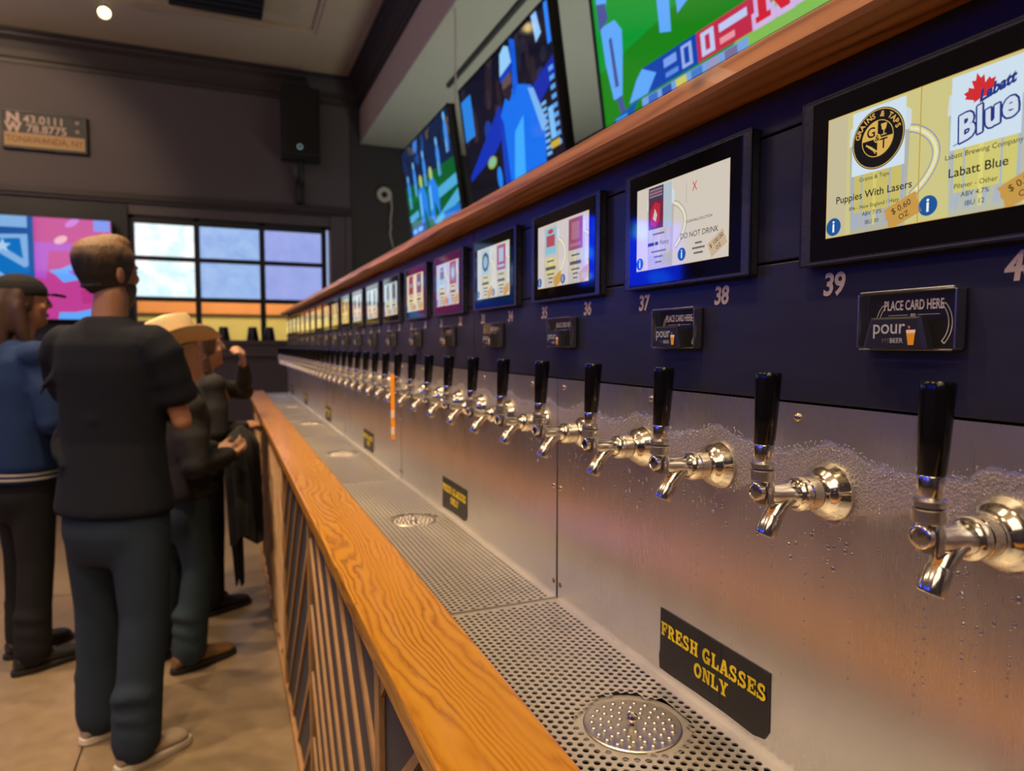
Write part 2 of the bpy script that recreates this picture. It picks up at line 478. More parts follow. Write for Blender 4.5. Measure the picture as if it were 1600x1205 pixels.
def concrete():
    m = bpy.data.materials.new('polished_concrete'); t = NT(m)
    p = t.n('ShaderNodeBsdfPrincipled'); t.l(p.outputs[0], t.out.inputs[0])
    ps = t.pos()
    a, _ = t.noise(ps, 1.1, 5, 0.6); b, _ = t.noise(ps, 14, 5, 0.65)
    f = t.math('ADD', t.math('MULTIPLY', a, 0.65), t.math('MULTIPLY', b, 0.35))
    t.l(t.ramp(f, [(0.3, (0.145, 0.105, 0.060)), (0.55, (0.225, 0.165, 0.098)), (0.75, (0.32, 0.24, 0.15))]), p.inputs['Base Color'])
    t.l(t.fmix(b, 0.28, 0.5), p.inputs['Roughness'])
    return m
M['concrete'] = concrete()

def frosted(name, base, bright, st, sc):
    """daylight seen through a textured obscure pane (a lit window)"""
    m = bpy.data.materials.new(name); t = NT(m)
    p = t.n('ShaderNodeBsdfPrincipled'); t.l(p.outputs[0], t.out.inputs[0])
    f, _ = t.noise(t.pos(), sc, 4, 0.65); g, _ = t.noise(t.pos(), 60, 2)
    p.inputs['Base Color'].default_value = (0.25, 0.27, 0.30, 1)
    p.inputs['Roughness'].default_value = 0.35
    t.l(t.ramp(f, [(0.36, base), (0.62, bright)]), p.inputs['Emission Color'])
    p.inputs['Emission Strength'].default_value = st
    t.l(t.bump(g, 0.3, 0.004), p.inputs['Normal'])
    return m
M['frost_bright'] = frosted('frosted_pane_bright', s2l((196, 232, 246)), (1.0, 1.0, 1.0), 1.1, 7)
M['frost_blue'] = frosted('frosted_pane_blue', s2l((132, 168, 226)), s2l((152, 186, 234)), 1.0, 9)
M['frost_lilac'] = frosted('frosted_pane_lilac', s2l((136, 154, 222)), s2l((150, 164, 228)), 1.0, 8)

def clear(name, tint=(0.95, 0.97, 0.98), fr=1.45, edge=0.0, rough=0.02):
    m = bpy.data.materials.new(name); t = NT(m)
    tr = t.n('ShaderNodeBsdfTransparent'); tr.inputs[0].default_value = (*tint, 1)
    gl = t.n('ShaderNodeBsdfGlossy'); gl.inputs['Roughness'].default_value = rough
    nz, _ = t.noise(t.obj(), 40, 2)
    t.l(t.mix(nz, (0.85, 0.85, 0.82), (1, 1, 0.97)), gl.inputs[0])
    fe = t.n('ShaderNodeFresnel'); fe.inputs[0].default_value = fr
    mx = t.n('ShaderNodeMixShader'); t.l(t.math('MULTIPLY', t.math('ADD', fe.outputs[0], edge), t.math('SUBTRACT', 1.0, t.n('ShaderNodeNewGeometry').outputs['Backfacing'])), mx.inputs[0]); t.l(tr.outputs[0], mx.inputs[1]); t.l(gl.outputs[0], mx.inputs[2])
    t.l(mx.outputs[0], t.out.inputs[0])
    return m
M['glass'] = clear('window_glass')
M['acrylic'] = clear('clear_acrylic', (0.97, 0.97, 0.95), 1.4, 0.0, 0.05)
M['acrylic_edge'] = clear('acrylic_polished_edge', (0.80, 0.78, 0.70), 1.5, 0.5, 0.25)
def water():
    m = bpy.data.materials.new('water_drop'); t = NT(m)
    g = t.n('ShaderNodeBsdfGlass'); g.inputs['IOR'].default_value = 1.33
    nz, _ = t.noise(t.obj(), 30, 1)
    t.l(t.fmix(nz, 0.0, 0.05), g.inputs['Roughness'])
    t.l(g.outputs[0], t.out.inputs[0])
    return m
M['water'] = clear('water_drop', (0.92, 0.92, 0.92), 1.7, 0.20, 0.06)

# ------------------------------------------------------------------ the room
XL, XR, YB, YF, ZC = -5.2, 3.85, 8.0, -4.0, 2.97
fl = sgroup('floor', 'tan polished concrete floor')
ss = 2.4
for i in range(5):
    for j in range(6):
        x0 = XL - 0.1 + i * ss; y0 = YF + 0.05 + j * ss - 1.15
        x1 = min(x0 + ss, XR + 0.1); y1 = min(y0 + ss, YB + 0.1)
        if x1 <= x0 or y1 <= y0: continue
        MB().box((x0 + 0.003, y0 + 0.003, FLOOR - 0.12), (x1 - 0.003, y1 - 0.003, FLOOR)).build('floor_slab', M['concrete'], fl)
MB().box((XL - 0.2, YF - 1.2, FLOOR - 0.16), (XR + 0.2, YB + 0.15, FLOOR - 0.122)).build('joint_filler', M['dark'], fl)

DX0, DX1, DZ1 = -0.93, 1.13, 1.33          # roll-up door opening
b = MB()
b.box((XL, YB, FLOOR), (DX0, YB + 0.2, ZC + 0.1)); b.box((DX1, YB, FLOOR), (XR, YB + 0.2, ZC + 0.1)); b.box((DX0, YB, DZ1), (DX1, YB + 0.2, ZC + 0.1))
struct('wall_back', b, M['wall'], 'plum brown painted end wall with the roll-up door')
struct('wall_left', MB().box((XL - 0.2, YF, FLOOR), (XL, YB + 0.2, ZC + 0.1)), M['wall'])
struct('wall_right', MB().box((XR, YF, FLOOR), (XR + 0.2, YB + 0.2, ZC + 0.1)), M['dark_wall'])
struct('wall_front', MB().box((XL - 0.2, YF - 0.2, FLOOR), (XR + 0.2, YF, ZC + 0.1)), M['wall'])
# right part of the end wall is charcoal
struct('trim_1', MB().box((1.36, YB - 0.012, FLOOR), (XR, YB, 2.7)), M['dark_wall'], 'charcoal painted right part of the end wall')
# ceiling: border and recessed field
b = MB()
RX0, RX1, RY0, RY1 = -4.4, 0.88, -3.0, 6.97
b.box((XL, YF, ZC), (RX0, YB, ZC + 0.12)); b.box((RX1, YF, ZC), (1.6, YB, ZC + 0.12)); b.box((RX0, RY1, ZC), (RX1, YB, ZC + 0.12)); b.box((RX0, YF, ZC), (RX1, RY0, ZC + 0.12))
b.box((RX0, RY0, ZC + 0.06), (RX1, RY1, ZC + 0.12))
for k in (0.03,):
    b.box((RX1 - k, RY0, ZC + 0.02), (RX1, RY1, ZC + 0.06)); b.box((RX0, RY1 - k, ZC + 0.02), (RX1 - k, RY1, ZC + 0.06))
struct('ceiling', b, M['ceiling'], 'beige ceiling with a recessed field')
# crown mouldings
def crown(name, fn, a, c):
    prof = [(0, 0.29), (0.02, 0.29), (0.025, 0.25), (0.04, 0.235), (0.045, 0.17), (0.07, 0.10), (0.11, 0.06), (0.115, 0.035), (0.14, 0.03), (0.14, 0), (0, 0)]
    mb = MB(); mb.rings([[fn(a, d, ZC - h) for d, h in prof], [fn(c, d, ZC - h) for d, h in prof]], 0, False)
    struct(name, mb, M['crown'])
crown('trim_2', lambda t, d, z: (t, YB - d, z), XL, 1.47)
crown('trim_3', lambda t, d, z: (1.47 - d, t, z), YF, YB - 0.0)
# lowered ceiling over the tap wall: cream front face and pale underside
struct('trim_4', MB().box((1.475, YF, 2.315), (1.60, YB - 0.002, ZC)), M['soffit'], 'cream front face of the lowered ceiling')
struct('trim_5', MB().box((1.475, YF, 2.29), (XR, YB - 0.014, 2.314)), M['lowered'], 'pale underside of the lowered ceiling')
struct('trim_10', MB().box((1.855, -3.0, 2.262), (1.885, 5.9, 2.2895)), M['dark_wall'], 'thin dark conduit along the underside of the lowered ceiling')
# ledge and casings of the end wall
struct('trim_6', MB().box((XL, YB - 0.05, 1.47), (1.36, YB, 1.53)).box((XL, YB - 0.03, 1.44), (1.36, YB, 1.47)), M['crown'], 'dark ledge moulding above the door')
struct('trim_7', MB().box((DX1, YB - 0.03, FLOOR), (1.36, YB, 1.44)).box((1.30, YB - 0.05, FLOOR), (1.36, YB - 0.03, 1.44)), M['wall'], 'right casing of the roll-up door')
struct('trim_8', MB().box((XL, YB - 0.02, FLOOR), (-0.885, YB + 0.029, 1.42)), M['black'], 'black wall field left of the roll-up door')
struct('trim_9', MB().box((DX0, YB - 0.16, 0.0), (DX1, YB + 0.03, 0.045)).box((DX0, YB - 0.14, -0.13), (DX1, YB - 0.0, 0.0)).box((DX0, YB - 0.10, FLOOR), (DX1, YB, -0.13)), M['wall'], 'brown ledge and low wall under the door glass')

# roll-up door with frosted and clear panes
win = sgroup('window_1', 'black framed roll-up glass door with frosted and clear panes')
cols = [-0.86, -0.25, 0.40, 1.06]; rows = [1.275, 0.895, 0.475, 0.05]
bw = 0.028
for x in cols:
    MB().box((x - bw, YB + 0.03, 0.045), (x + bw, YB + 0.09, DZ1 - 0.002)).build('mullion', M['black'], win)
for z in rows[:3]:
    for i in range(3):
        MB().box((cols[i] + bw, YB + 0.035, z - 0.024), (cols[i + 1] - bw, YB + 0.085, z + 0.024)).build('rail', M['black'], win)
for r in range(3):
    for c in range(3):
        m = M['glass'] if r == 2 else (M['frost_bright'], M['frost_blue'], M['frost_lilac'])[c]
        z1 = rows[r] - 0.024; z0 = rows[r + 1] + (0.024 if r < 2 else 0.0)
        MB().box((cols[c] + bw, YB + 0.052, z0), (cols[c + 1] - bw, YB + 0.060, z1)).build('pane', m, win)
MB().box((DX0, YB + 0.03, DZ1 - 0.03), (DX1, YB + 0.09, DZ1 - 0.001)).build('head_rail', M['black'], win)
# outside the door
struct('ground', MB().box((-5, YB + 0.21, FLOOR - 0.14), (6, 16, FLOOR - 0.12)), M['ground_out'], 'paving outside the door')
ob = thing('patio_wall', 'ochre patio wall with orange band outside the door glass', 'wall', (0, 11.5, FLOOR - 0.12))
MB().box((-4, 0, 0), (5, 0.25, 2.02)).build('stucco', M['brick_out'], ob)
MB().box((-4, -0.06, 2.02), (5, 0.3, 2.40)).build('fascia', M['orange_out'], ob)
MB().box((-2.2, -0.05, 1.45), (-0.75, 0.0, 1.9)).build('dark_window', M['black'], ob)

# ------------------------------------------------------------------ the tap wall
YE = 6.22           # far end of the tap wall
tw = sgroup('wall_taps', 'navy painted board wall with the beer taps')
for (z0, z1) in ((-0.054, 0.0795), (0.0815, 0.2045), (0.2065, 0.2465)):
    y = -0.6
    for ln in (2.0, 2.44, 2.38):
        MB().bbox((0.5, y + 0.001, z0), (0.522, min(y + ln, YE) - 0.001, z1), 0.0015).build('board', M['navy'], tw); y += ln
MB().box((0.5225, -0.6, FLOOR), (0.60, YE - 0.002, 0.246)).build('stud_wall', M['dark_wall'], tw)

SEAMS = [-0.09, 0.993, 2.076, 3.159, 4.242, 5.325, YE]
ORD = ['first', 'second', 'third', 'fourth', 'fifth', 'sixth']
def tapnum(y): return 40 - (y - 0.298) / 0.149
for i in range(6):
    y0, y1 = SEAMS[i], SEAMS[i + 1]
    n1 = min(40, math.floor(tapnum(y0))); n0 = max(1, math.ceil(tapnum(y1)))
    t = thing('backsplash_panel', (('nearest' if i == 0 else ORD[i]) + ' brushed steel backsplash panel ' + ('with the nearest five taps' if i == 0 else 'from the camera, between two vertical seams')), 'panel', (0.5, (y0 + y1) / 2, -0.24), group=None)
    h = (y1 - y0) / 2
    b = MB(); k = 0.0016
    vs = [(-0.0015, -h + k * 2.2, -0.182), (-0.0015, h - k * 2.2, -0.182), (-0.0015, h - k * 0.6, 0.184), (-0.0015, -h + k * 0.6, 0.184)]
    b.add(vs + [(0, y, z) for _, y, z in vs], [(0, 3, 2, 1), (4, 5, 6, 7), (0, 1, 5, 4), (1, 2, 6, 5), (2, 3, 7, 6), (3, 0, 4, 7)])
    b.build('sheet', M['splash'], t)
    for yy in ([y1 - 0.022, y1 - 0.265, y1 - 0.506, y0 + 0.34, y0 + 0.1] if i < 3 else []):
        if yy < 0.1: continue
        s_ = MB().lathe([(0, 0.0042), (0.0012, 0.0042), (0.0026, 0.0028), (0.003, 0.0008)], (-0.0015, yy - (y0 + y1) / 2, 0.171), (-1, 0, 0), 12).build('screw', M['screw'], t)
    if i < 3:
        for yy in (y1 - 0.012, y0 + 0.012):
            if yy > 0.2:
                MB().lathe([(0, 0.0042), (0.0012, 0.0042), (0.0026, 0.0028), (0.003, 0.0008)], (-0.0015, yy - (y0 + y1) / 2, 0.006), (-1, 0, 0), 12).build('screw', M['screw'], t)
                MB().lathe([(0, 0.0045), (0.0005, 0.0043), (0.001, 0.002)], (-0.0015, yy - (y0 + y1) / 2, -0.155), (-1, 0, 0), 10).build('rust_spot', M['rust'], t)

# shelf on top of the boards, rough lower edge
def shelf():
    mb = MB(); rs = []; n = 220
    for i in range(n + 1):
        y = -0.6 + (YE + 0.6) * i / n
        e = mnoise.noise((y * 3.1, 0.3, 0)) * 0.003 + mnoise.noise((y * 11, 2.3, 0)) * 0.0015
        e2 = max(0, mnoise.noise((y * 2.3, 7.3, 1)) - 0.25) * 0.012
        rs.append([(0.447 + e * 0.3, y, 0.2705), (0.4455 + e * 0.5, y, 0.2690), (0.4455 + e, y, 0.252 + e2), (0.449 + e, y, 0.2475 + e2), (0.60, y, 0.2470), (0.60, y, 0.2715)])
    mb.rings(rs[::-1], 0, False)
    o = mb.build('shelf_board', M['shelf'])
    tag(o, 'long rough edged brown wooden shelf above the row of tablets', 'shelf')
shelf()

# bar rail
o = MB().bbox((0.172, -0.6, -0.4275), (0.297, YE, -0.395), 0.004).build('bar_rail', M['rail'])
tag(o, 'long amber stained wooden bar rail in front of the drip tray', 'rail')

# counter front with diagonal slats
ct = thing('tap_counter', 'slate grey counter front with tan diagonal slats under the rail', 'counter', (0.2, 0, FLOOR))
T0 = -0.428 - FLOOR
MB().box((0.008, -0.6, 0.0), (0.03, YE, T0)).build('front_board', M['slate'], ct)
MB().box((0.03, -0.6, T0 - 0.22), (0.3, YE, T0 - 0.075)).build('tray_support', M['black'], ct)
MB().box((-0.002, -0.6, T0 - 0.035), (0.008, YE, T0 - 0.002)).build('top_batten', M['black'], ct)
MB().box((-0.006, -0.6, 0.0), (0.008, YE, 0.04)).build('kick_board', M['slat'], ct)
posts = [0.06 + 0.94 * i for i in range(7)]
for y in posts:
    MB().bbox((-0.002, y - 0.016, 0.04), (0.008, y + 0.016, T0 - 0.035), 0.0015).build('post', M['slat'], ct)
zt, zb = T0 - 0.036, 0.042
for pi in range(7):
    ya = posts[pi] + 0.016 if pi < 7 else 0; yb = (posts[pi + 1] if pi < 6 else YE) - 0.016
    down_near = (pi % 2 == 1)     # slats fall towards the camera in every other bay
    yr = yb if down_near else ya
    if pi == 6: yr = ya
    z = -0.55 - FLOOR + 0.19 * 6
    while z > zb - 0.2:
        # centre line z = z_at_ref - |y - ref|
        d0 = max(0.0, z - zt); d1 = min(yb - ya, z - zb)
        if d1 - d0 > 0.04:
            sg = -1 if down_near else 1
            hw = 0.0125 * 1.414
            def P(d, off): return (yr + sg * d, min(zt, max(zb, z - d + off)))
            q = [P(d0, -hw), P(d1, -hw), P(d1, hw), P(d0, hw)]
            vs = [(0.0015, a, c) for a, c in q] + [(0.008, a, c) for a, c in q]
            fs = [(0, 1, 2, 3), (7, 6, 5, 4), (0, 4, 5, 1), (1, 5, 6, 2), (2, 6, 7, 3), (3, 7, 4, 0)]
            if sg < 0: fs = [f[::-1] for f in fs]
            MB().add(vs, fs).build('slat', M['slat'], ct)
        z -= 0.19

# drip trays: perforated sheet over a dark pan
DRAIN = [0.625, 1.578, 2.66, 3.745, 4.83, 5.86]
DXC = 0.408
def perforated(y0, y1, dc, seg_hi):
    px, row = 0.0115, 0.00996; r = 0.0037
    xs0 = 0.290; nr = int((0.4985 - xs0) / row)
    oct_ = [(1, 0), (1, 1), (0, 1), (-1, 1), (-1, 0), (-1, -1), (0, -1), (1, -1)]
    vs = []; fs = []
    for i in range(nr):
        xc = xs0 + (i + 0.5) * row; off = (i % 2) * px / 2
        j = 0; yc = y0 + px / 2 + off
        # solid closing strips at the ends of each row
        while yc + px / 2 <= y1 + 1e-6:
            if math.hypot(xc - DXC, yc - dc) > 0.0625:
                bidx = len(vs)
                for (ax, ay) in oct_:
                    vs.append((xc + ax * row / 2, yc + ay * px / 2, 0))
                for k, (ax, ay) in enumerate(oct_):
                    a = k * PI / 4
                    vs.append((xc + r * math.cos(a), yc + r * math.sin(a), 0))
                for k in range(8):
                    k2 = (k + 1) % 8
                    fs.append((bidx + k, bidx + k2, bidx + 8 + k2, bidx + 8 + k))
                if seg_hi:
                    for k in range(8):
                        a = k * PI / 4; vs.append((xc + r * math.cos(a), yc + r * math.sin(a), -0.0016))
                    for k in range(8):
                        k2 = (k + 1) % 8
                        fs.append((bidx + 8 + k, bidx + 8 + k2, bidx + 16 + k2, bidx + 16 + k))
            yc += px
        for (a, b_) in ((y0, y0 + off), (yc - px / 2, y1)):
            if b_ - a > 1e-5:
                bidx = len(vs)
                vs += [(xc - row / 2, a, 0), (xc + row / 2, a, 0), (xc + row / 2, b_, 0), (xc - row / 2, b_, 0)]
                fs.append((bidx, bidx + 1, bidx + 2, bidx + 3))
    xe = xs0 + nr * row
    for (xa, xb) in ((xe, 0.4985),):
        bidx = len(vs); vs += [(xa, y0, 0), (xb, y0, 0), (xb, y1, 0), (xa, y1, 0)]; fs.append((bidx, bidx + 1, bidx + 2, bidx + 3))
    return vs, fs
for i in range(6):
    y0, y1 = SEAMS[i] + 0.004, SEAMS[i + 1] - 0.004
    t = thing('drip_tray', 'perforated steel drip tray, %s tray from the camera' % ORD[i], 'tray', (0, 0, -0.42))
    vs, fs = perforated(y0, y1, DRAIN[i], i < 2)
    o = MB().add(vs, fs).build('perforated_sheet', M['tray'], t, recalc=False)
    b = MB().box((0.29, y0, -0.036), (0.4985, y1, -0.034)).box((0.29, y0, -0.034), (0.2915, y1, -0.001)).box((0.2915, y0, -0.034), (0.4985, y0 + 0.0015, -0.001)).box((0.2915, y1 - 0.0015, -0.034), (0.4985, y1, -0.001))
    b.build('pan', M['pan'], t)
    MB().box((0.29, y1 - 0.0005, -0.002), (0.4985, y1 + 0.003, 0.0012)).build('edge_strip', M['drain'], t)
    MB().lathe([(0, 0.066), (0.0012, 0.066), (0.0016, 0.06)], (DXC, DRAIN[i], -0.0052), (0, 0, 1), 40, cap=True).build('drain_seat', M['tray'], t)
# drain covers
def drain():
    t = thing('drain_cover', '', 'drain', (DXC, DRAIN[0], -0.4236), group='drain covers in the drip trays')
    MB().lathe([(0, 0.053), (0.0016, 0.0545), (0.0026, 0.053), (0.0014, 0.050), (0.0012, 0.0)], seg=48, cap=False).build('plate', M['drain'], t)
    MB().lathe([(0.0014, 0.0046), (0.004, 0.0036), (0.0055, 0.0052), (0.009, 0.0068), (0.0125, 0.0055), (0.0145, 0.002)], seg=18).build('knob', M['chrome'], t)
    b = MB()
    for r, n in ((0.0155, 8), (0.0255, 13), (0.035, 18), (0.0445, 22)):
        for k in range(n):
            a = 2 * PI * (k + 0.3 * (n % 3)) / n
            b.lathe([(0, 0.0033), (0.0011, 0.0029), (0.0020, 0.0017), (0.0023, 0.0003)], (r * math.cos(a), r * math.sin(a), 0.0012), (0, 0, 1), 8)
    o = b.build('raised_dimples', M['drain'], t); o['kind'] = 'stuff'
    return t
d0 = drain(); d0['label'] = 'round steel drain cover with knob in the nearest drip tray'
for i in range(1, 6):
    dup(d0, (DXC, DRAIN[i], -0.4236), 'round steel drain cover with knob in the %s drip tray from the camera' % ORD[i])

# ------------------------------------------------------------------ beer taps
PITCH, TAP40 = 0.149, 0.298
_ones = 'zero one two three four five six seven eight nine ten eleven twelve thirteen fourteen fifteen sixteen seventeen eighteen nineteen'.split()
def num(n):
    return _ones[n] if n < 20 else ('twenty', 'thirty', 'forty')[n // 10 - 2] + (' ' + _ones[n % 10] if n % 10 else '')
_th = {'one': 'first', 'two': 'second', 'three': 'third', 'five': 'fifth', 'eight': 'eighth', 'nine': 'ninth', 'twelve': 'twelfth', 'twenty': 'twentieth', 'thirty': 'thirtieth', 'forty': 'fortieth'}
def nth(n):
    w_ = num(n).split(); w_[-1] = _th.get(w_[-1], w_[-1] + 'th'); return ' '.join(w_)
def tap_y(n): return TAP40 + (40 - n) * PITCH
def make_tap():
    t = thing('beer_tap', '', 'beer tap', (0.4985, 0, -0.131), group='row of beer taps')
    X = (-1, 0, 0)
    MB().lathe([(0.0, 0.0268), (0.002, 0.0272), (0.0045, 0.0262), (0.007, 0.0245), (0.011, 0.0228), (0.0145, 0.0205), (0.017, 0.0175), (0.0195, 0.0158), (0.0215, 0.0150)], (0, 0, 0), X, 32).build('flange', M['chrome'], t)
    MB().lathe([(0.0215, 0.0132), (0.0225, 0.0148), (0.033, 0.0148), (0.0338, 0.0136), (0.0346, 0.0136), (0.0354, 0.0150), (0.0405, 0.0150), (0.0425, 0.0140), (0.0445, 0.0120)], (0, 0, 0), X, 28).build('coupling_nut', M['chrome'], t)
    # body: tapering arm, then the curved web that runs down into the spout
    b = MB()
    b.tube([(-0.043, 0, 0.001), (-0.047, 0, 0.001), (-0.052, 0, 0.0015), (-0.058, 0, 0.002), (-0.064, 0, 0.002), (-0.071, 0, 0.003), (-0.076, 0, 0.0045)],
           [0.0122, 0.0102, 0.0090, 0.0086, 0.0088, 0.0088, 0.0080], 20, up=(0, 1, 0))
    b.tube([(-0.046, 0, -0.001), (-0.054, 0, -0.004), (-0.060, 0, -0.0085), (-0.0645, 0, -0.0145), (-0.067, 0, -0.0185)],
           [(0.0068, 0.0088), (0.0072, 0.009), (0.0076, 0.0088), (0.0080, 0.0084), (0.0080, 0.0082)], 20, up=(0, 1, 0))
    b.lathe([(-0.006, 0.0085), (0.004, 0.0090), (0.009, 0.0084), (0.013, 0.0072)], (-0.0765, 0, 0.002), (0, 0, 1), 20)
    b.build('faucet_body', M['chrome'], t)
    sp = MB(); a = Vector((-0.0662, 0, -0.0165)); e = Vector((-0.0745, 0, -0.0325)); ax = (e - a).normalized(); L = (e - a).length
    sp.lathe([(0, 0.0080), (0.0015, 0.0085), (L - 0.001, 0.0090), (L, 0.0087), (L - 0.0005, 0.0076), (L * 0.3, 0.0074), (L * 0.3, 0.0005)], a, ax, 24, cap=False)
    sp.build('spout', M['chrome'], t)
    MB().lathe([(0.0, 0.0068), (0.009, 0.0070), (0.0094, 0.0080), (0.0138, 0.0080), (0.0146, 0.0072), (0.0148, 0.0058), (0.0141, 0.0054), (0.0143, 0.0)], (-0.073, 0, 0.0065), X, 24, cap=False).build('end_cap', M['chrome'], t)
    MB().lathe([(0, 0.0072), (0.0005, 0.0076), (0.004, 0.0072), (0.0055, 0.0085)], (-0.0785, 0, 0.0105), (0, 0, 1), 20).build('bonnet', M['chrome'], t)
    MB().lathe([(0, 0.0094), (0.0008, 0.0106), (0.0085, 0.0106), (0.0093, 0.0094)], (-0.0785, 0, 0.0155), (0, 0, 1), 28).build('lower_knurled_collar', M['knurl'], t)
    MB().lathe([(0, 0.0084), (0.0004, 0.0092), (0.0010, 0.0102), (0.0048, 0.0102), (0.0054, 0.0094), (0.0060, 0.0074), (0.0072, 0.0070)], (-0.0785, 0, 0.0252), (0, 0, 1), 28).build('upper_knurled_collar', M['knurl'], t)
    hx = Vector((0.055, 0, 1)).normalized()
    MB().lathe([(0, 0.0070), (0.001, 0.0075), (0.0135, 0.0084), (0.0142, 0.0081)], (-0.0785, 0, 0.0318), hx, 28).build('ferrule', M['chrome'], t)
    MB().lathe([(0, 0.0082), (0.001, 0.0088), (0.03, 0.0098), (0.055, 0.0106), (0.0598, 0.0107), (0.0612, 0.0100), (0.0614, 0.008)], Vector((-0.0785, 0, 0.0318)) + hx * 0.0142, hx, 28).build('handle', M['handle'], t)
    return t
tap0 = make_tap()
tap0.location.y = tap_y(40)
tap0['label'] = 'nearest chrome beer tap with glossy black handle, at the right edge of the photo'
for n in range(39, 0, -1):
    dup(tap0, (0.4985, tap_y(n), -0.131), 'chrome beer tap with black handle, %s from the camera, under number %s' % (nth(41 - n), num(n)))

# numbers over the taps
def number(n):
    p = Paint(step=0.0003)
    p.text(str(n), 0, 0, 0.0275, M['cream'], 1, bold=0.028, shear=0.12, xs=0.88, space=0.95)
    mb = p.mesh((0, 0, 0), WU, WV, WN)
    nv = len(mb.v)      # give the vinyl its thickness: back copy and side walls
    front = list(mb.f); edges = {}
    for f in front:
        for i in range(len(f)): edges[(f[i], f[(i + 1) % len(f)])] = 1
    mb.v += [(0.0, y, z) for x, y, z in mb.v]
    for (a, b) in list(edges):
        if (b, a) not in edges: mb.f.append((b, a, a + nv, b + nv)); mb.m.append(0); mb.sm.append(False)
    o = mb.build('tap_number', M['cream'], recalc=False); o.location = (0.4998, tap_y(n) + (0.004 if n < 40 else -0.003), 0.0525)
    tag(o, 'cream slanted number %s on the navy wall above the %s tap' % (num(n), nth(41 - n)), 'number', 'tap numbers')
for n in range(40, 0, -1): number(n)

# ------------------------------------------------------------------ card readers
def make_reader():
    t = thing('card_reader', '', 'card reader', (0.4998, 0, 0.019), group='card readers between the taps')
    W, H = 0.0415, 0.0235
    MB().bbox((-0.0035, -W + 0.001, -H + 0.001), (0, W - 0.001, H - 0.001), 0.001).build('backing', M['cardback'], t)
    MB().bbox((-0.0140, -W, -H), (-0.0037, W, H), 0.0018).build('acrylic_cover', M['acrylic'], t)
    e = MB()
    for (a, b) in (((-0.0142, -W - 0.0002, -H + 0.002), (-0.0036, -W + 0.0012, H - 0.002)), ((-0.0142, W - 0.0012, -H + 0.002), (-0.0036, W + 0.0002, H - 0.002)),
                   ((-0.0142, -W + 0.002, H - 0.0011), (-0.0036, W - 0.002, H + 0.0002)), ((-0.0142, -W + 0.002, -H - 0.0002), (-0.0036, W - 0.002, -H + 0.0011))):
        e.bbox(a, b, 0.0004)
    e.build('polished_edge', M['acrylic_edge'], t)
    p = Paint(step=0.0002)
    wh = flat((250, 240, 228))
    p.text('PLACE CARD HERE', 0.0, 0.0115, 0.0108, wh, 1, bold=0.018, xs=0.55)
    p.text('to', 0, 0.0042, 0.0048, wh, 1, shear=0.3, bold=0.01)
    p.rect(-0.021, 0.0040, -0.004, 0.0043, wh); p.rect(0.004, 0.0040, 0.022, 0.0043, wh)
    for sg in (-1, 1):
        for r in (0.0205, 0.0232):
            p.ring(sg * 0.0088, -0.003, r - 0.00025, r + 0.00025, wh, 1, 16, -0.72 if sg > 0 else PI - 0.72, 0.72 if sg > 0 else PI + 0.72)
        a0 = 0.72
        for q in (-1, 1):
            x0 = sg * (0.0088 + 0.0205 * math.cos(a0)); x1 = sg * (0.0088 + 0.0232 * math.cos(a0))
            p.line([(x0, -0.003 + q * 0.0205 * math.sin(a0)), (x1, -0.003 + q * 0.0232 * math.sin(a0))], 0.0005, wh)
    o = p.build('printed_lettering', (-0.0036, 0, 0), WU, WV, WN, t)
    # wedge shaped card slot in front of the cover
    b = MB(); f = [(-0.0275, -0.0215), (0.0215, -0.0215), (0.0165, 0.0005), (-0.0205, 0.0005)]; bk = [(-0.030, -0.0222), (0.0255, -0.0222), (0.0195, 0.0022), (-0.0235, 0.0022)]
    b.rings([[(-0.0142, -u, v) for u, v in bk], [(-0.0205, -u, v) for u, v in bk], [(-0.0215, -u, v) for u, v in f]], 0, False)
    b.build('card_slot', M['cardback'], t)
    p = Paint(step=0.0002); lg = flat((170, 178, 185)); gr = flat((95, 98, 105)); ye = flat((226, 160, 30)); fo = flat((232, 222, 205))
    p.text('pour', -0.0065, -0.0058, 0.0160, lg, 1, bold=0.006, xs=0.92, space=0.98)
    p.text('MY', -0.0085, -0.0162, 0.0052, gr, 1); p.text('BEER', 0.0005, -0.0162, 0.0052, lg, 1, bold=0.008)
    p.poly([(0.0105, -0.0195), (0.0150, -0.0195), (0.0160, -0.0105), (0.0090, -0.0105)], ye, 1)
    p.poly([(0.0089, -0.0105), (0.0161, -0.0105), (0.0164, -0.0080), (0.0088, -0.0080)], fo, 1)
    p.ell(0.0110, -0.0060, 0.0009, 0.0012, flat((214, 110, 60)), 1, 10)
    p.build('slot_logo', (-0.0217, 0, 0), WU, WV, WN, t)
    return t
r0 = make_reader()
def reader_y(k): return TAP40 + 0.5 * PITCH + 2 * PITCH * k - 0.001
r0.location.y = reader_y(0); r0['label'] = 'nearest clear acrylic card reader, between taps thirty nine and forty'
for k in range(1, 20):
    dup(r0, (0.4998, reader_y(k), 0.019), 'clear acrylic card reader block, %s from the camera, between taps %s and %s' % (nth(k + 1), num(39 - 2 * k), num(40 - 2 * k)))

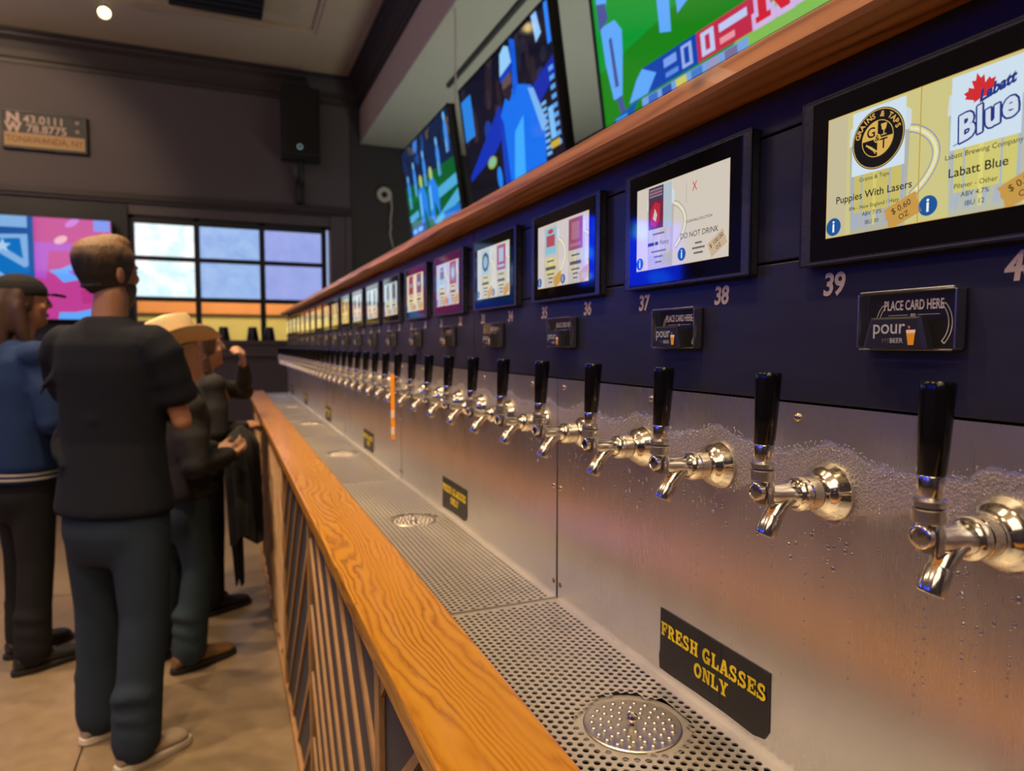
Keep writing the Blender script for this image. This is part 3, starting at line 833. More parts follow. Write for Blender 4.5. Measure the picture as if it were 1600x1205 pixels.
# ------------------------------------------------------------------ tablets over the taps
SW, SH = 0.1730, 0.1015
em_all = em
def blk(c): return em(c)
INK = (22, 22, 24)
def mug(p, u, c_gl, c_beer, L=1):
    p.poly([(u - 0.024, -0.0505), (u + 0.026, -0.0505), (u + 0.0285, 0.030), (u - 0.0265, 0.030)], em(tuple((2 * a + b) // 3 for a, b in zip(c_gl, c_beer))), L)
    p.poly([(u - 0.021, -0.034), (u + 0.0225, -0.034), (u + 0.0245, 0.024), (u - 0.0225, 0.024)], em(c_beer), L + 1)
    for k, (d0, w_) in enumerate(((-0.0225, 0.0022), (-0.014, 0.0016), (-0.003, 0.003), (0.011, 0.0016), (0.0215, 0.0024))):
        p.poly([(u + d0, -0.046), (u + d0 + w_, -0.046), (u + d0 * 1.06 + w_, 0.023), (u + d0 * 1.06, 0.023)], em(c_gl if k != 2 else tuple(min(255, int(x * 1.07)) for x in c_beer)), L + 2)
    for k in range(5): p.poly([(u - 0.022 + k * 0.0095, -0.046), (u - 0.017 + k * 0.0095, -0.046), (u - 0.0150 + k * 0.0095, -0.035), (u - 0.0195 + k * 0.0095, -0.034)], em(c_gl), L + 2)
    p.poly([(u - 0.027, 0.022), (u + 0.029, 0.022), (u + 0.029, 0.036), (u + 0.022, 0.042), (u + 0.006, 0.044), (u - 0.014, 0.042), (u - 0.026, 0.036)], em((205, 215, 222)), L + 2)
    h = [(u + 0.026 + 0.024 * math.sin(a) ** 0.75, 0.022 - 0.050 * (i / 20) ** 1.15) for i, a in enumerate([PI * (0.02 + 0.93 * j / 20) for j in range(21)])]
    p.line(h, 0.0064, em(tuple(int(x * 0.90) for x in c_gl)), L + 2); p.line(h, 0.0042, em(tuple(int((x + 30) * 0.97) for x in c_beer)), L + 3); p.line(h, 0.0016, em((226, 224, 200)), L + 4)
def ibutton(p, u, v, r, L=8):
    p.ell(u, v, r, r, em((24, 84, 150)), L, 28); p.text('i', u, v, r * 1.9, em((235, 238, 240)), L + 1, bold=0.02)
def ticket(p, u, v, a, s1, L=8, col=(196, 150, 72)):
    c, sn = math.cos(a), math.sin(a); q = []
    for x, y in [(-0.0145, -0.0085), (0.0145, -0.0085), (0.0135, -0.005), (0.0148, -0.0015), (0.0136, 0.002), (0.0148, 0.0055), (0.0145, 0.0085), (-0.0145, 0.0085), (-0.0135, 0.005), (-0.0148, 0.0015), (-0.0136, -0.002), (-0.0148, -0.0055)]:
        q.append((u + x * c - y * sn, v + x * sn + y * c))
    p.poly(q, em(col), L)
    if s1:
        p.text(s1, u - 0.0028 * sn, v + 0.0032 * c, 0.0068, em(INK), L + 1, rot=a); p.text('OZ', u + 0.0042 * sn, v - 0.0040 * c, 0.0060, em(INK), L + 1, rot=a)
def screen_base(p, bg, edge=(214, 168, 70)):
    p.rect(-SW / 2, -SH / 2, SW / 2, SH / 2, em(edge), 0)
    p.rect(-SW / 2 + 0.0006, -SH / 2 + 0.0006, SW / 2 - 0.0006, SH / 2 - 0.0006, em(bg), 1)
def arc_text(p, s, cu, cv, r, size, a_mid, m, L, step, bold=0.02):
    n = len(s)
    for i, ch in enumerate(s):
        a = a_mid - (i - (n - 1) / 2) * step
        if ch != ' ': p.text(ch, cu + r * math.cos(a), cv + r * math.sin(a), size, m, L, rot=a - PI / 2, bold=bold)
def screen_nearest():
    p = Paint(); screen_base(p, (203, 196, 132))
    p.rect(-SW / 2 + 0.0006, -0.0502, -0.066, 0.0502, em((196, 186, 150)), 2)
    mug(p, -0.037, (164, 172, 190), (198, 186, 104), 2); mug(p, 0.0475, (170, 180, 190), (206, 198, 112), 2)
    p.rect(-0.0004, -0.0502, 0.0004, 0.0502, em((186, 150, 40)), 7)
    bx = em((205, 222, 236)); ink = em(INK); gold = em((214, 172, 84)); blackc = em((20, 18, 20))
    p.rect(-0.0605, -0.0035, -0.0125, 0.0480, bx, 7)
    c = (-0.0365, 0.0220); r = 0.0238
    p.ell(*c, r, r, blackc, 8, 48); p.ring(*c, r - 0.0014, r - 0.0007, gold, 9, 48)
    p.ell(*c, 0.0142, 0.0142, gold, 9, 40)
    p.poly([c, (c[0] + 0.0142, c[1])] + [(c[0] + 0.0142 * math.cos(a), c[1] + 0.0142 * math.sin(a)) for a in [PI / 2 * i / 8 for i in range(1, 9)]], blackc, 10)
    p.poly([c, (c[0] - 0.0142, c[1])] + [(c[0] + 0.0142 * math.cos(PI + a), c[1] + 0.0142 * math.sin(PI + a)) for a in [PI / 2 * i / 8 for i in range(1, 9)]], blackc, 10)
    p.ring(*c, 0.0138, 0.0144, gold, 11, 40)
    p.text('G', c[0] - 0.0058, c[1] + 0.0055, 0.0115, blackc, 12, bold=0.012); p.text('T', c[0] + 0.0058, c[1] - 0.0055, 0.0115, blackc, 12, bold=0.012)
    p.ell(*c, 0.0032, 0.0034, gold, 12, 20); p.text('&', c[0], c[1], 0.0070, blackc, 13, bold=0.008)
    p.poly([(c[0] + 0.003, c[1] + 0.0105), (c[0] + 0.0085, c[1] + 0.0105), (c[0] + 0.0075, c[1] + 0.006), (c[0] + 0.006, c[1] + 0.0048), (c[0] + 0.004, c[1] + 0.006)], gold, 12)
    p.rect(c[0] + 0.0054, c[1] + 0.002, c[0] + 0.0062, c[1] + 0.005, gold, 12); p.rect(c[0] + 0.0035, c[1] + 0.0014, c[0] + 0.0081, c[1] + 0.0022, gold, 12)
    for k in range(3):
        a = PI * 0.78 + k * 0.0; ox = -0.0075 + k * 0.0022; oy = -0.0045 - k * 0.0018
        p.line([(c[0] + ox - 0.0025, c[1] + oy + 0.0012), (c[0] + ox + 0.0030, c[1] + oy - 0.0022)], 0.0013, gold, 12)
    p.line([(c[0] - 0.004, c[1] - 0.008), (c[0] - 0.0015, c[1] - 0.0115)], 0.0007, gold, 12)
    arc_text(p, 'GRAINS & TAPS', c[0], c[1], 0.0186, 0.0062, PI / 2, gold, 12, 0.215)
    p.text('Grains & Taps', -0.0385, -0.0078, 0.0048, ink, 12)
    p.text('Puppies With Lasers', -0.0400, -0.0205, 0.0085, ink, 12, bold=0.008)
    p.text('IPA - New England / Hazy', -0.0385, -0.0300, 0.0044, ink, 12); p.text('ABV 7.0%', -0.0395, -0.0362, 0.0046, ink, 12); p.text('IBU 30', -0.0395, -0.0432, 0.0046, ink, 12)
    ibutton(p, -0.0770, -0.0420, 0.0075, 12); ticket(p, -0.0125, -0.0395, 0.36, '$ 0.60', 12)
    # right half
    p.rect(0.0235, -0.0035, 0.0715, 0.0480, bx, 7)
    bl = em((30, 52, 128)); red = em((206, 44, 48)); whi = em((206, 218, 232))
    leaf = [(0, 0.0135), (0.0022, 0.0085), (0.0055, 0.0098), (0.0048, 0.0035), (0.0090, 0.0062), (0.0100, 0.0038), (0.0140, 0.0036), (0.0122, 0.0008), (0.0138, -0.0008), (0.0068, -0.0048), (0.0075, -0.0066), (0.0006, -0.0058), (0.0004, -0.0100), (-0.0004, -0.0100), (-0.0006, -0.0058), (-0.0075, -0.0066), (-0.0068, -0.0048), (-0.0138, -0.0008), (-0.0122, 0.0008), (-0.0140, 0.0036), (-0.0100, 0.0038), (-0.0090, 0.0062), (-0.0048, 0.0035), (-0.0055, 0.0098), (-0.0022, 0.0085)]
    a = 0.22
    p.poly([(0.0440 + x * 0.80 * math.cos(a) - y * 0.95 * math.sin(a), 0.0330 + x * 0.80 * math.sin(a) + y * 0.95 * math.cos(a)) for x, y in leaf], red, 9)
    p.text('Labatt', 0.0545, 0.0310, 0.0105, bl, 11, rot=0.27, shear=0.45, bold=0.045, xs=0.92)
    for k in range(12): p.text('Blue', 0.0478 + 0.0013 * math.cos(k * PI / 6), 0.0130 + 0.0013 * math.sin(k * PI / 6), 0.0245, bl, 9.5 + k * 0.1, rot=0.24, shear=0.25, bold=0.035, xs=0.86, space=1.12)
    p.text('Blue', 0.0478, 0.0130, 0.0245, whi, 12, rot=0.24, shear=0.25, bold=0.035, xs=0.86, space=1.12)
    p.line([(0.0262, -0.0006), (0.0385, 0.0024)], 0.0006, bl, 11)
    p.text('Labatt Brewing Company', 0.0470, -0.0080, 0.0052, ink, 12); p.text('Labatt Blue', 0.0440, -0.0200, 0.0092, ink, 12, bold=0.008)
    p.text('Pilsner - Other', 0.0430, -0.0300, 0.0050, ink, 12); p.text('ABV 4.7%', 0.0430, -0.0365, 0.0050, ink, 12); p.text('IBU 12', 0.0430, -0.0432, 0.0050, ink, 12)
    ibutton(p, 0.0085, -0.0395, 0.0075, 12); ticket(p, 0.0745, -0.0390, 0.42, '$ 0.30', 12)
    return p
def screen_second():
    def em(c): return em_all(c, 0.84)
    p = Paint(); screen_base(p, (208, 198, 184), (200, 180, 150))
    mug(p, -0.037, (178, 172, 170), (196, 184, 150), 2)
    ink = em((50, 48, 50))
    p.rect(-0.0605, -0.0035, -0.0125, 0.0480, em((190, 205, 215)), 7)
    p.rect(-0.0595, -0.0025, -0.0290, 0.0480, em((120, 40, 62)), 8); p.rect(-0.0595, 0.0320, -0.0290, 0.0480, em((60, 66, 96)), 9)
    p.poly([(-0.055, 0.004), (-0.045, -0.001), (-0.036, 0.006), (-0.035, 0.026), (-0.046, 0.030), (-0.056, 0.020)], em((196, 44, 62)), 9)
    p.poly([(-0.050, 0.010), (-0.044, 0.006), (-0.041, 0.014), (-0.046, 0.022)], em((220, 210, 205)), 10)
    for k in range(3): p.rect(-0.0575, 0.0360 + k * 0.0036, -0.0310, 0.0382 + k * 0.0036, em((170, 120, 130)), 10)
    p.text('X', 0.0300, 0.0330, 0.0150, em((216, 40, 52)), 9, xs=0.8)
    p.rect(0.0150, 0.0180, 0.0155, 0.0400, em((150, 150, 150)), 8)
    p.text('CLEANING SOLUTION', 0.0380, -0.0040, 0.0045, ink, 9); p.text('DO NOT DRINK', 0.0380, -0.0195, 0.0090, ink, 9)
    p.text('Fancy', -0.0260, -0.0205, 0.0078, ink, 9); p.rect(-0.0600, -0.0225, -0.0470, -0.0185, ink, 9); p.rect(-0.0450, -0.0225, -0.0385, -0.0185, ink, 9)
    for u, v, ww in ((0.038, -0.0300, 0.012), (0.038, -0.0355, 0.022), (0.038, -0.0410, 0.016), (-0.038, -0.030, 0.03), (-0.038, -0.0365, 0.018), (-0.038, -0.043, 0.013), (-0.038, -0.009, 0.024)):
        p.rect(u - ww / 2, v - 0.0011, u + ww / 2, v + 0.0011, em((120, 112, 112)), 9)
    ibutton(p, 0.0085, -0.0395, 0.0075, 12); ibutton(p, -0.0770, -0.0420, 0.0075, 12); ticket(p, 0.0700, -0.0350, 0.50, '$ 100.00', 12, (200, 172, 140))
    return p
def screen_other(k):
    q = random.Random(100 + k); p = Paint()
    def em(c): return em_all(c, 0.82 if k < 5 else 0.6 if k == 5 else 0.32)  # far screens dimmed to imitate their fade at a grazing view
    bg = {2: (206, 196, 196), 3: (204, 200, 192), 4: (176, 190, 206), 5: (208, 206, 168)}.get(k, (190, 200, 214)) if k < 9 else (216, 186, 92)
    screen_base(p, bg)
    for c, s0 in ((-0.037, 0), (0.0475, 1)):
        mug(p, c, tuple(int(x * 0.92) for x in bg), [(206, 196, 140), (198, 188, 150)][s0], 2)
        p.rect(c - 0.024, -0.0035, c + 0.024, 0.0480, em(q.choice([(196, 214, 226), (206, 206, 206), (176, 92, 100), (188, 206, 214)])), 7)
        fix = {(2, 0): (1, (196, 84, 96), (150, 206, 226)), (2, 1): (3, (168, 84, 96), (186, 120, 130)), (3, 0): (0, (70, 96, 110), (160, 190, 205)), (3, 1): (3, (186, 96, 120), (190, 200, 226)), (4, 0): (1, (90, 130, 170), (170, 200, 220)), (4, 1): (0, (120, 160, 190), (186, 204, 216))}
        st = q.randrange(3); cc = q.choice([(190, 60, 66), (52, 70, 110), (70, 84, 84), (150, 110, 60), (40, 120, 150)]); c2 = q.choice([(150, 186, 206), (210, 200, 186), (200, 170, 90)])
        if (k, s0) in fix: st, cc, c2 = fix[(k, s0)]
        if st == 3: p.rect(c - 0.022, -0.001, c + 0.022, 0.046, em(cc), 8); p.rect(c - 0.012, 0.014, c + 0.012, 0.040, em(c2), 9); p.rect(c - 0.017, 0.004, c + 0.017, 0.009, em(c2), 9)
        elif st == 0: p.ell(c, 0.022, 0.019, 0.019, em(cc), 8, 24); p.ell(c, 0.022, 0.012, 0.012, em(c2), 9, 20)
        elif st == 1:
            p.rect(c - 0.019, 0.002, c + 0.019, 0.043, em(c2), 8); p.rect(c - 0.015, 0.014, c + 0.015, 0.032, em(cc), 9); p.ell(c, 0.038, 0.010, 0.004, em(cc), 9, 16)
        else: p.poly([(c - 0.018, 0.030), (c, 0.045), (c + 0.018, 0.030), (c + 0.012, 0.002), (c - 0.012, 0.002)], em(cc), 8); p.rect(c - 0.014, 0.016, c + 0.014, 0.026, em(c2), 9)
        for v, ww in ((-0.009, 0.026), (-0.0205, 0.036), (-0.030, 0.026), (-0.0365, 0.016), (-0.043, 0.013)):
            hh = 0.0026 if v == -0.0205 else 0.0012
            p.rect(c - ww / 2, v - hh, c + ww / 2, v + hh, em((96, 92, 96)), 9)
        ibutton(p, c - 0.040, -0.041, 0.0075, 12); ticket(p, c + 0.027, -0.040, 0.4, None, 12)
    return p
FW, FH = 0.233, 0.1455
frame_me = {}
for k in range(20):
    yc = TAP40 + 0.5 * PITCH + 2 * PITCH * k - 0.009
    lab = {0: 'nearest wall tablet showing two beers above taps thirty nine and forty', 1: 'wall tablet with the do not drink notice above taps thirty seven and thirty eight'}.get(k, 'black framed wall tablet, %s from the camera, above taps %s and %s' % (nth(k + 1), num(39 - 2 * k), num(40 - 2 * k)))
    t = thing('wall_tablet', lab, 'tablet', (0.4998, yc, 0.143), group='tablets above the taps')
    if k == 0:
        parts = [MB().bbox((-0.0115, -FW / 2, -FH / 2), (0, FW / 2, FH / 2), 0.0018).build('housing', M['frame'], t),
                 MB().bbox((-0.0121, -FW / 2 + 0.0125, -FH / 2 + 0.004), (-0.0105, FW / 2 - 0.0125, FH / 2 - 0.004), 0.0005).build('cover_glass', M['glassblack'], t),
                 MB().bbox((-0.0117, -FW / 2 - 0.0006, -FH / 2 - 0.0006), (-0.0095, -FW / 2 + 0.002, FH / 2 + 0.0006), 0.0006).bbox((-0.0117, FW / 2 - 0.002, -FH / 2 - 0.0006), (-0.0095, FW / 2 + 0.0006, FH / 2 + 0.0006), 0.0006)
                 .bbox((-0.0117, -FW / 2 + 0.002, FH / 2 - 0.002), (-0.0095, FW / 2 - 0.002, FH / 2 + 0.0006), 0.0006).bbox((-0.0117, -FW / 2 + 0.002, -FH / 2 - 0.0006), (-0.0095, FW / 2 - 0.002, -FH / 2 + 0.002), 0.0006).build('rim', M['plastic'], t)]
    else:
        for q in parts:
            c = q.copy(); COL.objects.link(c); c.parent = t
    p = screen_nearest() if k == 0 else screen_second() if k == 1 else screen_other(k)
    p.clip(-SW / 2, -SH / 2, SW / 2, SH / 2)
    p.build('lit_screen', (-0.0122, 0, 0), WU, WV, WN, t)

# ------------------------------------------------------------------ fresh glasses signs
def slab(ch):
    """heavy slab serif capitals as strokes and bars on a unit square; returns (polygons, advance)"""
    r = lambda a, b, c, d: [(a, b), (c, b), (c, d), (a, d)]
    stem = lambda x: [r(x, 0, x + .25, 1), r(x - .09, 0, x + .34, .15), r(x - .09, .85, x + .34, 1)]
    def arc(cx, cy, rx, ry, a0, a1, t, n=14):
        out = []
        for i in range(n):
            a, b = R(a0 + (a1 - a0) * i / n), R(a0 + (a1 - a0) * (i + 1) / n)
            tx, ty = t, t * .8
            out.append([(cx + rx * math.cos(a), cy + ry * math.sin(a)), (cx + rx * math.cos(b), cy + ry * math.sin(b)), (cx + (rx - tx) * math.cos(b), cy + (ry - ty) * math.sin(b)), (cx + (rx - tx) * math.cos(a), cy + (ry - ty) * math.sin(a))])
        return out
    if ch == 'F': return stem(.1) + [r(.1, .83, .82, 1), r(.67, .62, .82, 1), r(.3, .42, .6, .58), r(.5, .32, .62, .68)], .90
    if ch == 'E': return stem(.1) + [r(.1, .83, .84, 1), r(.69, .64, .84, 1), r(.3, .42, .6, .58), r(.5, .33, .62, .67), r(.1, 0, .86, .17), r(.71, 0, .86, .36)], .93
    if ch == 'R': return stem(.1) + [r(.1, .85, .5, 1), r(.3, .42, .5, .57)] + arc(.48, .71, .36, .29, -90, 90, .25) + [[(.42, .48), (.66, .48), (.88, .14), (.62, .14)], r(.6, 0, .98, .15)], 1.0
    if ch == 'H': return stem(.1) + stem(.62) + [r(.3, .42, .7, .58)], 1.06
    if ch == 'L': return stem(.1) + [r(.1, 0, .82, .17), r(.66, 0, .82, .4)], .90
    if ch == 'O': return arc(.5, .5, .47, .52, 0, 360, .27, 26), 1.02
    if ch == 'G': return arc(.5, .5, .47, .52, 40, 330, .27, 22) + [r(.5, .34, 1.0, .5), r(.70, .02, .94, .44), r(.72, .66, .87, 1.0)], 1.05
    if ch == 'S': return arc(.46, .72, .38, .30, 30, 270, .25, 14) + arc(.46, .29, .40, .31, -150, 90, .25, 14) + [r(.66, .66, .80, 1.0), r(.06, 0, .20, .36)], .92
    if ch == 'A': return [[(.08, .1), (.30, .1), (.60, 1), (.36, 1)], [(.62, .1), (.90, .1), (.66, 1), (.42, 1)], r(.26, .26, .74, .40), r(-.02, 0, .40, .15), r(.56, 0, 1.0, .15)], 1.02
    if ch == 'N': return [r(.1, 0, .26, 1), r(.68, 0, .84, 1), [(.1, 1), (.38, 1), (.84, 0), (.58, 0)], r(0, 0, .38, .15), r(0, .85, .3, 1), r(.56, .85, .96, 1)], 1.0
    if ch == 'Y': return [[(.06, .95), (.34, .95), (.62, .42), (.38, .42)], [(.70, .95), (.92, .95), (.62, .42), (.42, .42)], r(.37, 0, .63, .5), r(.26, 0, .74, .15), r(-.02, .85, .42, 1), r(.60, .85, 1.0, 1)], 1.0
    return [], .42
def slab_text(p, s, cu, cv, h, w, m, L, rot=0):
    gl = [slab(c) for c in s]; tot = sum(a for _, a in gl); x = cu - tot * w / 2
    for polys, adv in gl:
        for qi, q in enumerate(polys): p.poly([(x + a * w, cv - h / 2 + b * h) for a, b in q], m, L + qi * 0.12)
        x += adv * w
SIGNY = [0.607, 1.541, 2.60, 3.70, 4.80, 5.80]
for i, y in enumerate(SIGNY):
    t = thing('glass_sign', ('nearest' if i == 0 else ORD[i]) + ' black sticker with yellow fresh glasses only lettering' + ('' if i == 0 else ' from the camera'), 'sign', (0.4983, y, -0.366), group='fresh glasses only stickers')
    b = MB(); o2 = [(-0.093, 0.036), (0.094, 0.035), (0.094, -0.026), (0.088, -0.036), (0.072, -0.040), (0.03, -0.039), (-0.02, -0.040), (-0.07, -0.042), (-0.094, -0.042), (-0.0955, -0.026), (-0.0935, -0.018)]
    b.rings([[(-0.0002, -u, v) for u, v in o2], [(-0.0010, -u, v) for u, v in o2]], 0, False)
    b.build('sticker', M['sign'], t)
    p = Paint(step=0.00025)
    slab_text(p, 'FRESH GLASSES', 0.0, 0.0115, 0.0170, 0.01520, M['yellow'], 1); slab_text(p, 'ONLY', 0.004, -0.0120, 0.0165, 0.0150, M['yellow'], 1)
    p.line([(0.021, 0.035), (0.0185, -0.012), (0.020, -0.039)], 0.0006, M['dark'], 2); p.line([(0.0045, -0.016), (0.004, -0.039)], 0.0005, M['dark'], 2)
    p.build('yellow_lettering', (-0.0011, 0, 0), WU, WV, WN, t)

# orange band hanging from a far tap
t = thing('orange_band', 'bright orange paper wristband hanging down from a far tap spout', 'wristband', (0.4105, tap_y(30), -0.131))
MB().bbox((-0.0265, -0.0035, -0.122), (-0.0105, -0.0025, 0.052), 0.0004).xf(Matrix.Translation((-0.0025, 0.0, 0)) @ Matrix.Rotation(R(-62), 4, 'Z') @ Matrix.Translation((0.0185, 0.003, 0))).build('band', M['orange'], t)
for z in (-0.055, -0.100): MB().bbox((-0.0255, -0.0042, z - 0.010), (-0.0115, -0.0034, z + 0.010), 0.0003).xf(Matrix.Translation((-0.0025, 0.0, 0)) @ Matrix.Rotation(R(-62), 4, 'Z') @ Matrix.Translation((0.0185, 0.003, 0))).build('pale_patch', M['cream'], t)

# condensation drops on the cold steel
def drops():
    q = random.Random(3); vs = []; fs = []
    def drop(y, z, r, st=1.0):
        b = len(vs); X0 = 0.49838; n = 7
        for (k, h) in ((1.0, 0.0), (0.78, 0.42), (0.38, 0.68)):
            for j in range(n):
                a = 2 * PI * j / n; dz = math.sin(a) * r * k
                if dz > 0: dz *= st
                vs.append((X0 - h * r, y - math.cos(a) * r * k, z + dz))
        vs.append((X0 - 0.74 * r, y, z))
        for l in range(2):
            for j in range(n):
                j2 = (j + 1) % n; fs.append((b + l * n + j, b + l * n + j2, b + (l + 1) * n + j2, b + (l + 1) * n + j))
        for j in range(n): fs.append((b + 2 * n + j, b + 2 * n + (j + 1) % n, b + 3 * n))
        fs.append(tuple(b + j for j in range(n))[::-1])
    for i in range(5200):
        y = 0.16 + 1.15 * q.random() ** 1.5
        cs = math.cos((y - TAP40) * 2 * PI / PITCH)
        zt = -0.094 + 0.008 * cs; zb = -0.152 - 0.012 * cs
        z = zb + (zt - zb) * q.random() ** 0.8
        near = abs((y - TAP40 + PITCH * 20.5) % PITCH - PITCH / 2)
        drop(y, z, q.uniform(0.0004, 0.0011) * (1.25 if z > zt - 0.012 else 1), q.uniform(1.0, 1.5))
    for n in range(41, 34, -1):
        y0 = tap_y(n)
        for i in range(22):
            y = y0 + q.gauss(0.02, 0.035); z = -0.165 - abs(q.gauss(0, 0.022)); drop(y, z, q.uniform(0.0012, 0.0025), q.uniform(1.4, 2.2))
        for i in range(5):
            y = y0 + q.uniform(-0.05, 0.07); z = -0.16 - q.random() * 0.02
            while z > -0.30 and q.random() < 0.93:
                drop(y + q.gauss(0, 0.0004), z, q.uniform(0.0007, 0.0015), 1.8); z -= q.uniform(0.004, 0.013)
    o = MB().add(vs, fs, 0, True).build('condensation_drops', M['water'], recalc=True)
    tag(o, 'water drops of condensation on the steel around the nearest taps', 'water drops', kind='stuff')
drops()

# ------------------------------------------------------------------ televisions
def television(label, c, U, V, w, h, paint, pole=False, bez=0.012, depth=0.05):
    U, V = Vector(U).normalized(), Vector(V).normalized(); N = U.cross(V)
    t = thing('television', label, 'television', c)
    X = Matrix((( U.x, V.x, N.x, 0), (U.y, V.y, N.y, 0), (U.z, V.z, N.z, 0), (0, 0, 0, 1)))
    MB().bbox((-w / 2, -h / 2, -depth), (w / 2, h / 2, -0.006), 0.008).xf(X).build('casing', M['plastic'], t)
    b = MB()
    for a, e in (((-w / 2, -h / 2, -0.006), (-w / 2 + bez, h / 2, 0.003)), ((w / 2 - bez, -h / 2, -0.006), (w / 2, h / 2, 0.003)), ((-w / 2 + bez, h / 2 - bez, -0.006), (w / 2 - bez, h / 2, 0.003)), ((-w / 2 + bez, -h / 2, -0.006), (w / 2 - bez, -h / 2 + bez, 0.003))):
        b.bbox(a, e, 0.001)
    b.xf(X).build('bezel', M['plastic'], t)
    iw, ih = w - 2 * bez, h - 2 * bez
    paint.clip(-iw / 2, -ih / 2, iw / 2, ih / 2)
    paint.step = 0.0003
    paint.build('lit_picture', N * -0.0055, U, V, N, t)
    if pole:
        MB().bbox((-0.20, -0.14, -0.062), (0.20, 0.14, -0.0505), 0.003).bbox((-0.03, -0.03, -0.115), (0.03, 0.03, -0.06), 0.003).xf(X).build('mount_bracket', M['blackmetal'], t)
    return t
TV_V = (-0.095, 0, 0.66)
def tv_field():
    p = Paint(); q = random.Random(5)
    g = em((4, 92, 42)); g2 = em((6, 112, 52)); wl = em((80, 170, 220)); b1 = em((60, 140, 235)); d = em((16, 34, 70)); b2 = em((110, 190, 250))
    p.rect(-0.62, -0.34, 0.62, 0.34, d, 0); p.poly([(-0.62, -0.34), (0.62, -0.34), (0.62, 0.02), (-0.62, 0.06)], g, 1)
    p.poly([(-0.62, -0.02), (0.62, -0.10), (0.62, -0.15), (-0.62, -0.07)], g2, 2)
    p.poly([(0.15, -0.10), (0.62, -0.08), (0.62, -0.15), (0.1, -0.17)], wl, 3); p.poly([(0.0, -0.30), (0.62, -0.17), (0.62, -0.25), (0.1, -0.33)], wl, 3)
    p.poly([(-0.62, -0.16), (-0.35, -0.15), (-0.35, -0.20), (-0.62, -0.21)], wl, 3)
    for i in range(26): p.ell(q.uniform(-0.6, 0.6), q.uniform(0.12, 0.33), q.uniform(0.02, 0.05), q.uniform(0.02, 0.06), em(q.choice([(30, 70, 140), (20, 40, 80), (60, 120, 200), (90, 80, 60), (18, 26, 44)])), 2, 12)
    for u, v in ((-0.52, 0.02), (-0.33, 0.08), (-0.06, 0.10), (0.28, 0.10), (0.50, 0.20)):
        p.ell(u, v, 0.035, 0.07, b1, 4, 14); p.ell(u, v + 0.09, 0.02, 0.03, b2, 5, 12); p.rect(u - 0.03, v - 0.13, u - 0.006, v - 0.04, b2, 4); p.rect(u + 0.006, v - 0.13, u + 0.03, v - 0.04, em((70, 120, 190)), 4)
    for u, s in ((-0.20, 1.0), (0.06, 1.15)):
        p.poly([(u - 0.10 * s, -0.26), (u - 0.02, -0.30), (u + 0.02, -0.16), (u + 0.10 * s, -0.28), (u + 0.12 * s, -0.10), (u + 0.05, 0.0), (u - 0.08, -0.02)], em((40, 130, 235)), 6)
        p.ell(u + 0.01, 0.03, 0.035, 0.045, em((180, 200, 120)), 7, 14); p.poly([(u - 0.07, -0.06), (u - 0.02, -0.04), (u - 0.04, -0.20), (u - 0.09, -0.22)], b2, 7)
    p.rect(-0.60, -0.32, -0.2, -0.26, em((20, 70, 160)), 8); p.rect(-0.56, -0.305, -0.46, -0.275, b2, 9); p.rect(-0.42, -0.305, -0.30, -0.275, b2, 9); p.rect(0.25, -0.325, 0.6, -0.27, em((30, 110, 200)), 8)
    return p
television('smallest looking television, far one, showing players in blue on a green field', (1.3575, 4.775, 1.17), (0, -1, 0), TV_V, 1.25, 0.668, tv_field(), True)
